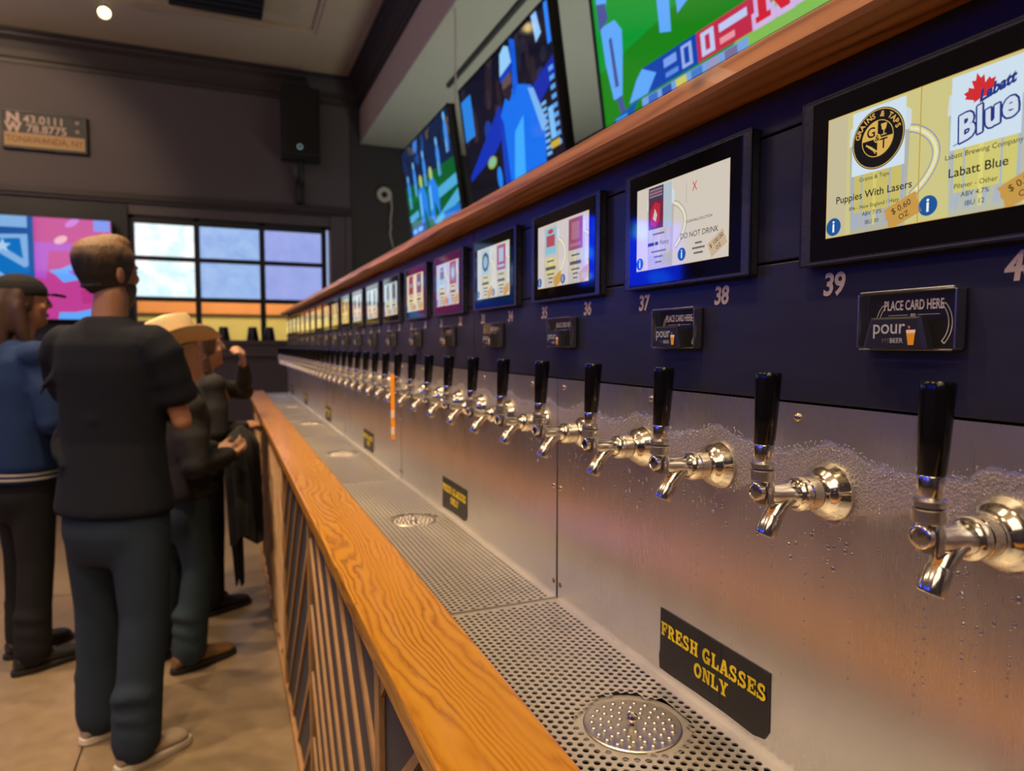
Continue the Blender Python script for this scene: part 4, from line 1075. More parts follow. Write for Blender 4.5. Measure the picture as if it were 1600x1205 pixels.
def tv_man():
    p = Paint(); q = random.Random(9)
    p.rect(-0.62, -0.34, 0.62, 0.34, em((14, 16, 36)), 0)
    for i in range(30): p.ell(q.uniform(-0.6, 0.6), q.uniform(0.0, 0.33), q.uniform(0.02, 0.06), q.uniform(0.03, 0.10), em(q.choice([(40, 30, 40), (24, 40, 90), (16, 20, 40), (20, 60, 150), (60, 44, 48), (30, 34, 50)])), 1, 14)
    p.rect(-0.60, 0.03, -0.44, 0.26, em((40, 130, 225)), 2); p.rect(-0.60, -0.32, -0.52, -0.2, em((40, 120, 225)), 2)
    p.poly([(-0.60, -0.17), (-0.05, 0.08), (0.02, -0.05), (-0.60, -0.30)], em((6, 48, 180)), 2)
    p.poly([(-0.60, -0.20), (-0.2, -0.14), (-0.05, -0.34), (-0.60, -0.34)], em((14, 14, 26)), 3)
    blue = em((10, 112, 238)); dk = em((6, 60, 190)); lt = em((60, 170, 255))
    p.poly([(-0.05, 0.02), (0.05, 0.10), (0.20, 0.10), (0.34, 0.05), (0.44, -0.14), (0.40, -0.34), (-0.10, -0.34), (-0.08, -0.12)], blue, 4)
    p.poly([(-0.05, 0.02), (-0.02, -0.02), (-0.02, -0.34), (-0.10, -0.34), (-0.08, -0.12)], dk, 5); p.poly([(0.10, -0.10), (0.22, -0.05), (0.16, -0.34), (0.02, -0.34)], lt, 5)
    p.poly([(0.30, 0.05), (0.36, 0.03), (0.46, -0.16), (0.40, -0.18)], em((120, 180, 240)), 6)
    p.ell(0.075, 0.155, 0.060, 0.085, em((96, 76, 84)), 6, 22); p.poly([(0.02, 0.13), (0.13, 0.13), (0.12, 0.08), (0.08, 0.055), (0.04, 0.08)], em((36, 30, 40)), 7)
    p.poly([(0.0, 0.20), (0.16, 0.22), (0.17, 0.19), (-0.005, 0.17)], em((16, 60, 190)), 8); p.poly([(0.0, 0.20), (0.155, 0.22), (0.14, 0.30), (0.09, 0.32), (0.03, 0.30)], em((150, 205, 250)), 8)
    p.poly([(0.13, 0.05), (0.20, 0.10), (0.22, 0.30), (0.16, 0.33), (0.15, 0.2)], em((10, 90, 220)), 5)
    p.ell(-0.24, -0.17, 0.065, 0.032, em((150, 170, 60)), 8, 20); p.ell(-0.24, -0.17, 0.05, 0.022, em((130, 190, 150)), 9, 20)
    p.ell(-0.16, -0.27, 0.035, 0.06, em((30, 130, 240)), 8, 14)
    p.poly([(0.42, 0.33), (0.47, 0.33), (0.50, 0.22), (0.44, 0.2)], em((150, 200, 250)), 6); p.rect(0.55, 0.15, 0.6, 0.33, em((40, 130, 250)), 6)
    for i in range(9):
        p.rect(0.42, -0.30 + i * 0.028, 0.47, -0.285 + i * 0.028, em((120, 180, 240)), 7); p.rect(0.53, -0.28 + i * 0.04, 0.575, -0.26 + i * 0.04, em((90, 160, 235)), 7)
    p.rect(0.48, -0.24, 0.53, -0.10, em((120, 190, 250)), 7); p.rect(0.47, -0.28, 0.56, -0.25, em((200, 170, 60)), 8); p.poly([(0.2, 0.0), (0.6, 0.1), (0.6, 0.02), (0.3, -0.1)], em((8, 40, 170)), 3)
    return p
television('middle television showing a bearded man in a bright blue top and cap', (1.3575, 3.33, 1.17), (0, -1, 0), TV_V, 1.22, 0.668, tv_man(), True)
def tv_score():
    p = Paint(); g = em((10, 148, 50)); g2 = em((24, 128, 22)); g3 = em((130, 186, 84)); wb = em((96, 168, 250)); gy = em((70, 84, 150)); dk = em((20, 70, 140))
    p.rect(-0.62, -0.34, 0.62, 0.34, g, 0); p.poly([(-0.62, -0.34), (0.62, -0.34), (0.62, 0.0), (-0.62, -0.12)], g2, 1)
    p.poly([(0.05, -0.34), (0.62, -0.34), (0.62, -0.06), (0.30, -0.20)], g3, 2)
    # left player
    p.poly([(-0.57, 0.34), (-0.47, 0.34), (-0.47, 0.16), (-0.51, 0.10), (-0.57, 0.12)], wb, 3); p.poly([(-0.57, 0.13), (-0.51, 0.11), (-0.50, 0.05), (-0.57, 0.03)], gy, 4)
    p.poly([(-0.56, 0.04), (-0.46, 0.03), (-0.42, -0.02), (-0.43, -0.10), (-0.46, -0.24), (-0.52, -0.24), (-0.55, -0.1)], wb, 3); p.poly([(-0.50, -0.24), (-0.465, -0.24), (-0.44, -0.33), (-0.47, -0.34)], gy, 3); p.poly([(-0.51, -0.02), (-0.49, -0.02), (-0.475, -0.2), (-0.50, -0.2)], gy, 5)
    # middle players, trousers and shoes
    p.poly([(-0.17, 0.34), (-0.13, 0.34), (-0.14, 0.02), (-0.18, 0.02)], gy, 3); p.poly([(-0.20, 0.03), (-0.13, 0.03), (-0.14, -0.14), (-0.20, -0.12)], wb, 4)
    p.poly([(-0.11, 0.34), (0.08, 0.34), (0.08, 0.02), (0.02, -0.06), (-0.10, -0.10)], wb, 3); p.poly([(-0.10, 0.30), (0.00, 0.34), (0.02, 0.20), (-0.10, 0.12)], dk, 4)
    p.poly([(0.12, 0.34), (0.20, 0.34), (0.20, 0.10), (0.14, 0.02), (0.11, 0.06)], wb, 3)
    # score strip
    p.poly([(-0.42, -0.285), (-0.02, -0.285), (-0.02, -0.195), (-0.32, -0.195)], em((16, 66, 170)), 6); p.poly([(-0.42, -0.285), (-0.30, -0.285), (-0.24, -0.235), (-0.32, -0.195), (-0.36, -0.22)], wb, 7)
    p.rect(-0.02, -0.285, 0.30, -0.195, em((190, 44, 74)), 6)
    w1 = em((190, 200, 240))
    p.rect(-0.10, -0.275, -0.045, -0.205, em((150, 175, 235)), 7); p.rect(-0.085, -0.265, -0.060, -0.215, em((16, 66, 170)), 8)
    p.rect(0.0, -0.275, 0.062, -0.205, w1, 7); p.rect(0.020, -0.262, 0.042, -0.218, em((190, 44, 74)), 8)
    p.rect(-0.195, -0.238, -0.125, -0.210, em((120, 160, 235)), 7); p.rect(-0.19, -0.272, -0.12, -0.256, em((90, 140, 220)), 7)
    p.rect(0.085, -0.235, 0.205, -0.212, w1, 7); p.rect(0.085, -0.270, 0.15, -0.252, em((230, 150, 160)), 7)
    p.rect(-0.34, -0.325, 0.20, -0.292, em((120, 160, 220)), 6)
    for i, c in enumerate([(60, 110, 200), (40, 80, 170), (210, 200, 90), (70, 120, 200), (150, 150, 190), (120, 110, 150)]): p.rect(-0.30 + i * 0.08, -0.322, -0.245 + i * 0.08, -0.295, em(c), 7)
    p.poly([(-0.60, -0.34), (-0.42, -0.34), (-0.36, -0.285), (-0.52, -0.31)], em((14, 84, 170)), 6); p.rect(-0.52, -0.325, -0.44, -0.31, em((60, 150, 240)), 7)
    def NN(s, m, L, g_=0.0):
        c = (0.305, -0.215)
        for q in ([(-.5, -.5), (-.22, -.5), (-.22, .5), (-.5, .5)], [(.22, -.5), (.5, -.5), (.5, .5), (.22, .5)], [(-.5, .5), (-.22, .5), (.5, -.5), (.22, -.5)], [(-.6, -.5), (-.1, -.5), (-.1, -.36), (-.6, -.36)], [(-.6, .36), (-.15, .36), (-.15, .5), (-.6, .5)], [(.12, .36), (.6, .36), (.6, .5), (.12, .5)]):
            mx = sum(a for a, b in q) / 4; my = sum(b for a, b in q) / 4
            p.poly([(c[0] + (a + (g_ if a > mx else -g_)) * s, c[1] + (b + (g_ if b > my else -g_)) * s) for a, b in q], m, L)
    NN(0.115, em((205, 176, 225)), 8, 0.13); NN(0.115, em((206, 34, 50)), 9)
    p.poly([(0.24, -0.285), (0.42, -0.285), (0.40, -0.255), (0.26, -0.262)], em((205, 176, 225)), 8)
    return p
television('nearest and largest looking television with green field and red letter N score strip', (1.3575, 1.79, 1.17), (0, -1, 0), TV_V, 1.22, 0.668, tv_score(), True)
def tv_ad():
    p = Paint(); bl = em((28, 84, 156)); b2 = em((10, 110, 190)); wh = em((130, 175, 225)); pk = em((190, 62, 146)); pu = em((176, 80, 200)); lb = em((96, 166, 252)); dp = em((180, 50, 130))
    p.rect(-0.80, -0.52, 0.80, 0.52, bl, 0); p.rect(0.13, -0.52, 0.80, 0.52, pk, 1)
    p.poly([(-0.8, 0.24), (0.09, 0.28), (0.09, -0.05), (-0.8, -0.10)], b2, 1)
    p.rect(-0.35, 0.38, 0.08, 0.50, wh, 2); p.poly([(-0.30, 0.30), (0.08, 0.32), (0.08, 0.02), (0.05, 0.0), (-0.25, 0.20)], wh, 2); p.poly([(-0.24, 0.26), (0.02, 0.28), (0.04, 0.08), (-0.16, 0.22)], b2, 3)
    for u, v, s in ((-0.12, 0.20, 0.07), (-0.22, 0.43, 0.05), (-0.30, -0.02, 0.12), (-0.55, 0.2, 0.1)):
        p.poly([(u + s * (1 if k % 2 == 0 else 0.42) * math.cos(PI / 2 + k * PI / 5), v + s * (1 if k % 2 == 0 else 0.42) * math.sin(PI / 2 + k * PI / 5)) for k in range(10)], em((170, 205, 240)), 4)
    p.poly([(-0.8, 0.18), (-0.35, 0.10), (-0.05, -0.12), (0.0, -0.2), (-0.1, -0.22), (-0.4, -0.02), (-0.8, 0.05)], wh, 3)
    p.rect(-0.8, -0.35, 0.1, -0.20, em((30, 70, 210)), 2)
    p.rect(0.13, 0.17, 0.80, 0.25, pu, 2); p.poly([(0.13, 0.17), (0.25, 0.17), (0.22, -0.1), (0.13, -0.08)], pu, 2)
    p.ell(0.35, 0.28, 0.06, 0.035, em((232, 176, 190)), 3, 18, 0.5); p.ell(0.45, 0.45, 0.07, 0.03, em((200, 120, 220)), 3, 18, 0.6); p.rect(0.63, 0.38, 0.77, 0.49, em((110, 140, 236)), 3)
    p.poly([(0.24, -0.02), (0.34, 0.0), (0.46, 0.06), (0.62, 0.08), (0.66, 0.0), (0.5, -0.10), (0.36, -0.13), (0.30, -0.06)], lb, 3); p.poly([(0.4, -0.02), (0.5, 0.02), (0.54, -0.03), (0.44, -0.06)], em((140, 100, 220)), 4)
    p.poly([(0.30, -0.52), (0.80, -0.52), (0.80, -0.25), (0.66, -0.37), (0.45, -0.42), (0.32, -0.42)], lb, 3); p.poly([(0.5, -0.2), (0.7, -0.15), (0.7, -0.3), (0.52, -0.34)], dp, 2)
    return p
television('big screen on the end wall lit blue at left and magenta at right', (-1.80, YB - 0.13, 0.735), (1, 0, 0), (0, 0, 1), 1.58, 1.0, tv_ad())
t = thing('mount_rail', 'black steel rail behind the three televisions, held by thin drop rods', 'rail', (1.505, 3.3, 0.88))
MB().bbox((-0.02, -5.3, -0.03), (0.02, 2.0, 0.03), 0.003).build('rail_bar', M['blackmetal'], t)
for yy in (-5.2, -3.4, 1.28):
    MB().lathe([(0.02, 0.007), (1.4085, 0.007)], (0, yy, 0), (0, 0, 1), 10).build('drop_rod', M['whiteplastic'], t)
def tv_added_blue(seed, BLUE=3.2):  # out-of-frame screens added to throw blue on the tap wall and tablets
    p = Paint(); q = random.Random(seed)
    p.rect(-1, -0.6, 1, 0.6, em((6, 40, 235), BLUE), 0)
    for i in range(16): p.ell(q.uniform(-0.8, 0.8), q.uniform(-0.45, 0.45), q.uniform(0.05, 0.2), q.uniform(0.05, 0.18), em(q.choice([(10, 80, 255), (30, 120, 255), (6, 20, 110), (60, 150, 255)]), BLUE), 1 + i % 4, 16)
    return p
television('added blue lit screen on the end wall left of the magenta screen', (-4.1, YB - 0.13, 1.22), (1, 0, 0), (0, 0, 1), 1.6, 0.92, tv_added_blue(3, 9.0))
television('added unseen blue lit screen on the left side wall', (XL + 0.12, 2.1, 1.3), (0, 1, 0), (0, 0, 1), 2.2, 1.25, tv_added_blue(4))
television('added unseen blue lit screen on the left side wall near the entrance', (XL + 0.12, -0.6, 1.3), (0, 1, 0), (0, 0, 1), 2.2, 1.25, tv_added_blue(6))

# ------------------------------------------------------------------ things on the end wall and ceiling
t = thing('coordinate_sign', 'framed dark sign with white coordinates and tan place name band', 'sign', (-1.56, YB - 0.035, 2.055))
U2, V2, N2 = (1, 0, 0), (0, 0, 1), (0, -1, 0)
MB().box((-0.335, -0.004, -0.165), (0.335, 0.034, 0.165)).build('board', M['slate'], t)
b = MB()
for a, e in (((-0.35, -0.012, -0.18), (-0.332, 0.034, 0.18)), ((0.332, -0.012, -0.18), (0.35, 0.034, 0.18)), ((-0.332, -0.012, 0.162), (0.332, 0.034, 0.18)), ((-0.332, -0.012, -0.18), (0.332, 0.034, -0.162))): b.bbox(a, e, 0.002)
b.build('frame', M['black'], t)
MB().box((-0.33, -0.007, -0.155), (0.33, -0.0041, -0.03)).build('tan_band', M['tanwood'], t)
p = Paint(step=0.0006); wm = flat((205, 180, 172)); bm_ = flat((140, 86, 48))
p.text('N', -0.255, 0.105, 0.125, wm, 1, bold=0.05, xs=1.1); p.text('W', -0.255, 0.015, 0.125, wm, 1, bold=0.05, xs=0.95)
p.text('43.0111', -0.005, 0.100, 0.105, wm, 1, bold=0.012); p.text('78.8775', 0.015, 0.013, 0.105, wm, 1, bold=0.012)
p.ring(0.27, 0.115, 0.009, 0.016, wm, 1, 16); p.ring(0.27, 0.03, 0.009, 0.016, wm, 1, 16)
p.text('TONAWANDA, NY', 0.0, -0.092, 0.085, bm_, 9, bold=0.01, xs=0.86)
p.build('printed_lettering', (0, -0.0043, 0), U2, V2, N2, t)

t = thing('loudspeaker', 'tall black loudspeaker hung on the end wall near the corner', 'loudspeaker', (0.80, YB - 0.22, 2.36))
MB().bbox((-0.19, -0.13, -0.36), (0.19, 0.13, 0.36), 0.012).build('cabinet', M['blackmetal'], t)
MB().bbox((-0.175, -0.137, -0.345), (0.175, -0.1305, 0.345), 0.003).build('grille', M['plastic'], t)
MB().lathe([(0, 0.028), (0.003, 0.026)], (-0.02, -0.1371, -0.27), (0, -1, 0), 24).build('badge_ring', em((120, 150, 150), 1.0), t)
MB().lathe([(0, 0.020), (0.003, 0.016)], (-0.02, -0.1402, -0.27), (0, -1, 0), 20).build('badge', M['glassblack'], t)
MB().bbox((-0.20, -0.10, -0.385), (0.20, 0.10, -0.361), 0.004).tube([(0, 0, -0.385), (0, 0.02, -0.52), (0, 0.10, -0.62)], 0.03, 12).bbox((-0.04, 0.10, -0.80), (0.04, 0.215, -0.56), 0.006).build('wall_bracket', M['blackmetal'], t)

t = thing('life_ring_reel', 'small round white reel with dark hub and dangling cord on charcoal wall', 'reel', (1.74, YB - 0.055, 1.73))
b = MB(); n = 28
b.rings([[(math.cos(2 * PI * i / n) * (0.062 + 0.028 * math.cos(a)), 0.028 * math.sin(a), math.sin(2 * PI * i / n) * (0.062 + 0.028 * math.cos(a))) for a in [2 * PI * j / 12 for j in range(12)]] for i in range(n + 1)], 0, True, False)
b.build('ring', M['whiteplastic'], t)
MB().lathe([(-0.04, 0.034), (0.0, 0.036), (0.004, 0.02)], (0, 0, 0), (0, -1, 0), 18).build('hub', M['black'], t)
MB().tube([(0.075, -0.01, -0.03), (0.085, -0.01, -0.16), (0.065, -0.005, -0.30), (0.075, 0, -0.36), (0.06, 0, -0.44), (0.085, 0, -0.56), (0.10, 0, -0.60)], 0.0085, 8).build('cord', M['whiteplastic'], t)
t.name = 'cord_reel'

def cup(x, y, lab):
    t = thing('upturned_cup', lab, 'cup', (x, y, 0.0455), group='black cups on the door ledge')
    MB().lathe([(0, 0.062), (0.012, 0.063), (0.10, 0.050), (0.135, 0.046), (0.142, 0.040)], seg=24).build('cup_body', M['plastic'], t)
    MB().lathe([(0, 0.064), (0.008, 0.0655), (0.012, 0.064)], seg=24).build('rim', M['plastic'], t)
cup(0.28, YB - 0.07, 'black upturned cup on the ledge, left one of the close pair'); cup(0.45, YB - 0.07, 'black upturned cup on the ledge, right one of the close pair')
cup(-0.01, YB - 0.07, 'black upturned cup on the ledge behind the cowboy hat')

t = thing('ceiling_vent', 'large black ceiling grille box in the recessed ceiling', 'vent', (0.0, 6.05, 2.97))
MB().bbox((-0.38, -0.72, -0.03), (0.38, 0.72, 0.0595), 0.006).build('housing', M['blackmetal'], t)
for i in range(12):
    MB().bbox((-0.35, -0.66 + i * 0.115, -0.042), (0.35, -0.62 + i * 0.115, -0.0305), 0.002).build('louver', M['black'], t)
def track_spot(loc, aim, lab):
    t = thing('spotlight', lab, 'spotlight', loc, group='ceiling spotlights')
    d = (Vector(aim) - Vector(loc)).normalized()
    MB().lathe([(-0.075, 0.03), (-0.07, 0.040), (0.03, 0.050), (0.055, 0.054), (0.055, 0.049), (0.03, 0.046)], (0, 0, 0), d, 20, cap=False).build('lamp_head', M['whiteplastic'], t)
    MB().lathe([(0.032, 0.046), (0.036, 0.03), (0.037, 0.001)], (0, 0, 0), d, 18).build('bulb', em((255, 226, 150), 9.0, False), t)
    MB().lathe([(0, 0.012), (ZC + 0.06 - loc[2] - 0.012, 0.012)], (0, 0, 0), (0, 0, 1), 10).lathe([(ZC + 0.06 - loc[2] - 0.015, 0.045), (ZC + 0.06 - loc[2] - 0.0005, 0.045)], (0, 0, 0), (0, 0, 1), 16).build('stem', M['whiteplastic'], t)
track_spot((-0.88, 6.85, 2.83), (-0.5, 3.5, 0.2), 'lit white spotlight under the ceiling above the coordinate sign')
track_spot((-1.55, 6.3, 2.83), (-1.2, 8.0, 1.0), 'white spotlight at the top left of the ceiling')

# ------------------------------------------------------------------ people
M['skin'] = pm('skin', (0.50, 0.27, 0.17), 0.5, spec=0.4, var=0.10, scale=14)
M['skin2'] = pm('skin_tanned', (0.42, 0.20, 0.115), 0.5, spec=0.4, var=0.10, scale=14)
M['hair_light'] = pm('light_brown_hair', (0.20, 0.105, 0.045), 0.5, var=0.45, scale=60, stretch=(3, 3, 0.6), bump=0.3)
M['hair_dark'] = pm('dark_brown_hair', (0.028, 0.017, 0.012), 0.5, var=0.4, scale=60, stretch=(3, 3, 0.6), bump=0.3)
M['hair_long'] = pm('long_brown_hair', (0.060, 0.028, 0.017), 0.45, var=0.45, scale=70, stretch=(3, 3, 0.3), bump=0.3)
def fade():
    # longer light brown top, painted lighter where lamps strike it; clipped dark sides
    m = pm('faded_brown_hair', (0.1, 0.06, 0.03), 0.55); t = NT(m)
    p = t.n('ShaderNodeBsdfPrincipled'); t.l(p.outputs[0], t.out.inputs[0])
    ob = t.obj(); f, _ = t.noise(t.scale(ob, (3, 3, .8)), 40, 4, 0.6); g, _ = t.noise(ob, 22, 2)
    sx = t.n('ShaderNodeSeparateXYZ'); t.l(ob, sx.inputs[0])
    k = t.math('ADD', t.math('MULTIPLY', t.math('SUBTRACT', sx.outputs[2], 1.70), 14), t.math('MULTIPLY', t.math('SUBTRACT', g, 0.5), 1.6), True)
    t.l(t.mix(k, t.mix(f, (0.012, 0.009, 0.007), (0.03, 0.02, 0.014)), t.mix(f, (0.10, 0.05, 0.022), (0.30, 0.17, 0.08))), p.inputs['Base Color'])
    p.inputs['Roughness'].default_value = 0.55; t.l(t.bump(f, 0.5, 0.01), p.inputs['Normal'])
    return m
M['hair_fade'] = fade()
def cloth(n, c, r=0.85, v=0.15): return pm(n, c, r, 0, 0.25, v, 9, (1, 1, 1), 0.25)
M['tee'] = cloth('black_cotton', (0.0055, 0.0072, 0.0135)); M['jeans1'] = cloth('dark_blue_denim', (0.019, 0.031, 0.050)); M['jeans2'] = cloth('teal_blue_denim', (0.034, 0.058, 0.072), 0.85, 0.35)
M['jacket_dark'] = cloth('charcoal_jacket', (0.030, 0.030, 0.031)); M['blackcloth'] = cloth('black_cloth', (0.012, 0.012, 0.014)); M['greycloth'] = cloth('grey_black_fleece', (0.045, 0.048, 0.050), 0.9, 0.4)
M['bluejacket'] = cloth('royal_blue_jacket', (0.012, 0.032, 0.105)); M['whiterib'] = cloth('white_rib_knit', (0.40, 0.37, 0.34))
M['scarf'] = cloth('tan_collar_cloth', (0.22, 0.13, 0.08)); M['straw'] = pm('straw_hat', (0.78, 0.60, 0.33), 0.7, var=0.2, scale=120, bump=0.15); M['felt'] = pm('hat_band_leather', (0.10, 0.05, 0.03), 0.5)
M['sneaker'] = pm('beige_suede', (0.33, 0.26, 0.19), 0.8, var=0.15, scale=40); M['sole'] = pm('pale_rubber', (0.52, 0.46, 0.38), 0.6); M['boot'] = pm('tan_boot_leather', (0.20, 0.105, 0.04), 0.45); M['blackshoe'] = pm('black_shoe', (0.012, 0.011, 0.011), 0.45)
M['lips'] = pm('lips', (0.40, 0.14, 0.11), 0.45); M['eye'] = pm('eye_white', (0.6, 0.56, 0.52), 0.2); M['leather'] = pm('belt_leather', (0.09, 0.04, 0.018), 0.45)

def skin(mb, name, mat, parent, voxel=0.012, smooth=5, cut=None):
    """one continuous surface grown round the overlapping volumes"""
    me = bpy.data.meshes.new('volume'); me.from_pydata(mb.v, [], mb.f)
    bm = bmesh.new(); bm.from_mesh(me); bmesh.ops.recalc_face_normals(bm, faces=bm.faces[:]); bm.to_mesh(me); bm.free()
    o = bpy.data.objects.new('volume', me); COL.objects.link(o)
    m = o.modifiers.new('r', 'REMESH'); m.mode = 'VOXEL'; m.voxel_size = voxel
    if smooth:
        m = o.modifiers.new('s', 'SMOOTH'); m.factor = 0.5; m.iterations = smooth
    dg = bpy.context.evaluated_depsgraph_get()
    nm = bpy.data.meshes.new_from_object(o.evaluated_get(dg)); nm.name = name
    bpy.data.objects.remove(o); bpy.data.meshes.remove(me)
    nm.materials.clear(); nm.materials.append(mat)
    if cut:
        bm = bmesh.new(); bm.from_mesh(nm)
        for co, no in cut: bmesh.ops.bisect_plane(bm, geom=bm.verts[:] + bm.edges[:] + bm.faces[:], plane_co=co, plane_no=no, clear_outer=True)
        bm.to_mesh(nm); bm.free()
    nm.polygons.foreach_set('use_smooth', [True] * len(nm.polygons))
    ob = bpy.data.objects.new(name, nm); COL.objects.link(ob); ob.parent = parent
    return ob
def eltorso(mb, rows, seg=24):
    mb.rings([[(cx + rx * math.cos(2 * PI * j / seg), cy + ry * math.sin(2 * PI * j / seg) * (1.0 if math.sin(2 * PI * j / seg) > 0 else 0.95), z) for j in range(seg)] for z, cx, cy, rx, ry in rows])
def limb(mb, pts, rad, seg=14):
    mb.tube(pts, rad, seg)
    for p, r in zip(pts, rad):
        r = r if isinstance(r, (int, float)) else min(r)
        mb.ell(p, (r * 0.97,) * 3, 12, 8)
def hand(mb, w, d, n, curl=0.5, side=1):
    """palm, four unequal fingers bent at the knuckles and a thumb leaving the side of the palm"""
    w = Vector(w); d = Vector(d).normalized(); n = Vector(n); n = (n - d * n.dot(d)).normalized(); s = d.cross(n) * side
    mb.tube([w - d * 0.03, w, w + d * 0.035, w + d * 0.085], [(0.027, 0.021), (0.029, 0.018), (0.040, 0.017), (0.038, 0.014)], 12, up=n)
    for k, (off, ln) in enumerate(((0.030, 0.070), (0.0105, 0.079), (-0.0095, 0.074), (-0.028, 0.058))):
        p = w + d * 0.078 + s * off; pts = [p - d * 0.02, p]; a = 0
        for q in range(3):
            a += curl * (0.8, 1.0, 0.7)[q]
            p = p + (d * math.cos(a) + n * math.sin(a) + s * off * 1.2) .normalized() * ln * (0.42, 0.32, 0.26)[q]; pts.append(p)
        mb.tube(pts, [0.0095, 0.0095, 0.009, 0.0085, 0.007], 8, up=s)
    p = w + d * 0.022 + s * 0.030; pts = [p - s * 0.015, p]
    p = p + (s * 0.75 + d * 0.7 + n * 0.35).normalized() * 0.034; pts.append(p); p = p + (s * 0.15 + d * 0.9 + n * 0.6).normalized() * 0.03; pts.append(p)
    mb.tube(pts, [0.012, 0.012, 0.0105, 0.008], 8, up=d)
HEAD = [(-0.005, .052, .012, .010), (0.0, .048, .026, .024), (0.015, .040, .040, .042), (0.04, .026, .054, .064), (0.07, .013, .063, .081), (0.105, .004, .070, .092), (0.14, 0, .074, .097), (0.17, -.003, .073, .096), (0.20, -.006, .062, .083), (0.222, -.008, .041, .056), (0.235, -.008, .012, .016)]
def head_mb(Mx, s=1.0):
    b = MB(); eltorso(b, [(z, 0, cy, rx, ry) for z, cy, rx, ry in HEAD], 24)
    b.tube([(0, .094, .132), (0, .103, .112), (0, .112, .092), (0, .108, .083)], [(.008, .010), (.010, .010), (.014, .011), (.012, .006)], 10, up=(0, 1, 0))
    b.ell((-.028, .083, .128), (.024, .012, .008)); b.ell((.028, .083, .128), (.024, .012, .008))        # brows
    b.ell((0, .088, .052), (.022, .010, .007)); b.ell((0, .083, .022), (.020, .014, .014))             # mouth and chin
    for sx in (-1, 1):
        b.ell((sx * .040, .070, .088), (.022, .018, .020)); b.ell((sx * .076, -.006, .102), (.010, .020, .033), rot=Matrix.Rotation(sx * 0.35, 3, 'Z'))
    return b.xf(Mx)
def face_bits(t, Mx):
    for sx in (-1, 1):
        MB().ell((sx * .031, .082, .113), (.0125, .009, .008)).xf(Mx).build('eye', M['eye'], t)
        MB().ell((sx * .031, .0885, .113), (.0055, .004, .0055)).xf(Mx).build('iris', M['blackshoe'], t)
    MB().ell((0, .0965, .055), (.020, .005, .0042)).ell((0, .0960, .0475), (.018, .005, .0048)).xf(Mx).build('lips', M['lips'], t)
def shoe(t, ank, ang, mat, sole, name='shoe', L=0.285):
    """ank: ankle point over the heel; ang: heading of the toes in the person's frame, degrees from forward"""
    Mx = Matrix.Translation((ank[0], ank[1], 0)) @ Matrix.Rotation(R(-ang), 4, 'Z') @ Matrix.Diagonal((1, L / 0.285, 1, 1))
    b = MB(); seg = 18; rows = []
    prof = [(-0.075, .010, .020), (-0.070, .030, .075), (-0.04, .036, .095), (0.0, .037, .100), (0.04, .039, .088), (0.09, .045, .074), (0.13, .048, .066), (0.165, .046, .060), (0.19, .036, .052), (0.203, .020, .042), (0.208, .006, .030)]
    for y, rx, h in prof:
        rows.append([(rx * math.cos(2 * PI * j / seg), y, 0.018 + (h - 0.018) * (0.5 + 0.5 * math.sin(2 * PI * j / seg))) for j in range(seg)])
    b.rings(rows); b.xf(Mx)
    o = skin(b, name, mat, t, 0.008, 3)
    b = MB(); rows = []
    for z, k in ((0.0, 0.96), (0.006, 1.04), (0.024, 1.02), (0.028, 0.9)):
        rows.append([((0.044 + 0.006 * math.sin(a)) * k * math.copysign(abs(math.cos(a)) ** 0.6, math.cos(a)), 0.066 + 0.145 * k * math.copysign(abs(math.sin(a)) ** 0.8, math.sin(a)), z) for a in [2 * PI * j / 32 for j in range(32)]])
    b.rings(rows, 0, True).xf(Mx).build('sole', sole, o)
    b = MB()
    for y, z in ((0.055, 0.084), (0.075, 0.077), (0.095, 0.070)): b.tube([(-0.026, y, z - 0.008), (0, y + 0.004, z + 0.002), (0.026, y, z - 0.008)], 0.0035, 6)
    b.xf(Mx).build('laces', sole, o)
def hair_cap(Mx, mat, t, grow=1.07, front=0.055, low=0.10, back=0.03, extra=None, name='hair', voxel=0.008):
    b = MB()
    eltorso(b, [(z, 0, cy - 0.006, rx * grow + 0.004, ry * grow + 0.003) for z, cy, rx, ry in [(0.06, -.02, .052, .070)] + HEAD[4:]], 24)
    if extra: extra(b)
    return b
def trousers(t, mat, hip, legs, name='trousers', r=(0.100, 0.094, 0.080, 0.074, 0.079), waist=(0.165, 0.118), top=0.93):
    b = MB(); eltorso(b, [(top, 0, hip[1], waist[0], waist[1]), (top - 0.06, 0, hip[1] - .004, waist[0] + .008, waist[1] + .008), (top - 0.14, 0, hip[1] - .010, waist[0] + .012, waist[1] + .014), (top - 0.20, 0, hip[1] - .008, waist[0] + .004, waist[1] - .002), (top - 0.25, 0, hip[1] - .004, waist[0] - .030, waist[1] - .025)])
    for hp, kn, an in legs:
        hp, kn, an = Vector(hp), Vector(kn), Vector(an); mid = (hp + kn) / 2; m2 = (kn + an) / 2
        limb(b, [hp, mid, kn, m2, an], r)
        # creases gathered round the shoe
        for z, s in ((0.03, 0.003), (0.085, 0.001), (0.15, 0.0)): b.lathe([(-0.022, r[4] - 0.006), (0, r[4] + s), (0.022, r[4] - 0.006)], (an.x, an.y, an.z + z), (kn - an).normalized() + Vector((0.25 - z * 3, 0.35, 0)), 16)
    return skin(b, name, mat, t, 0.013, 9)
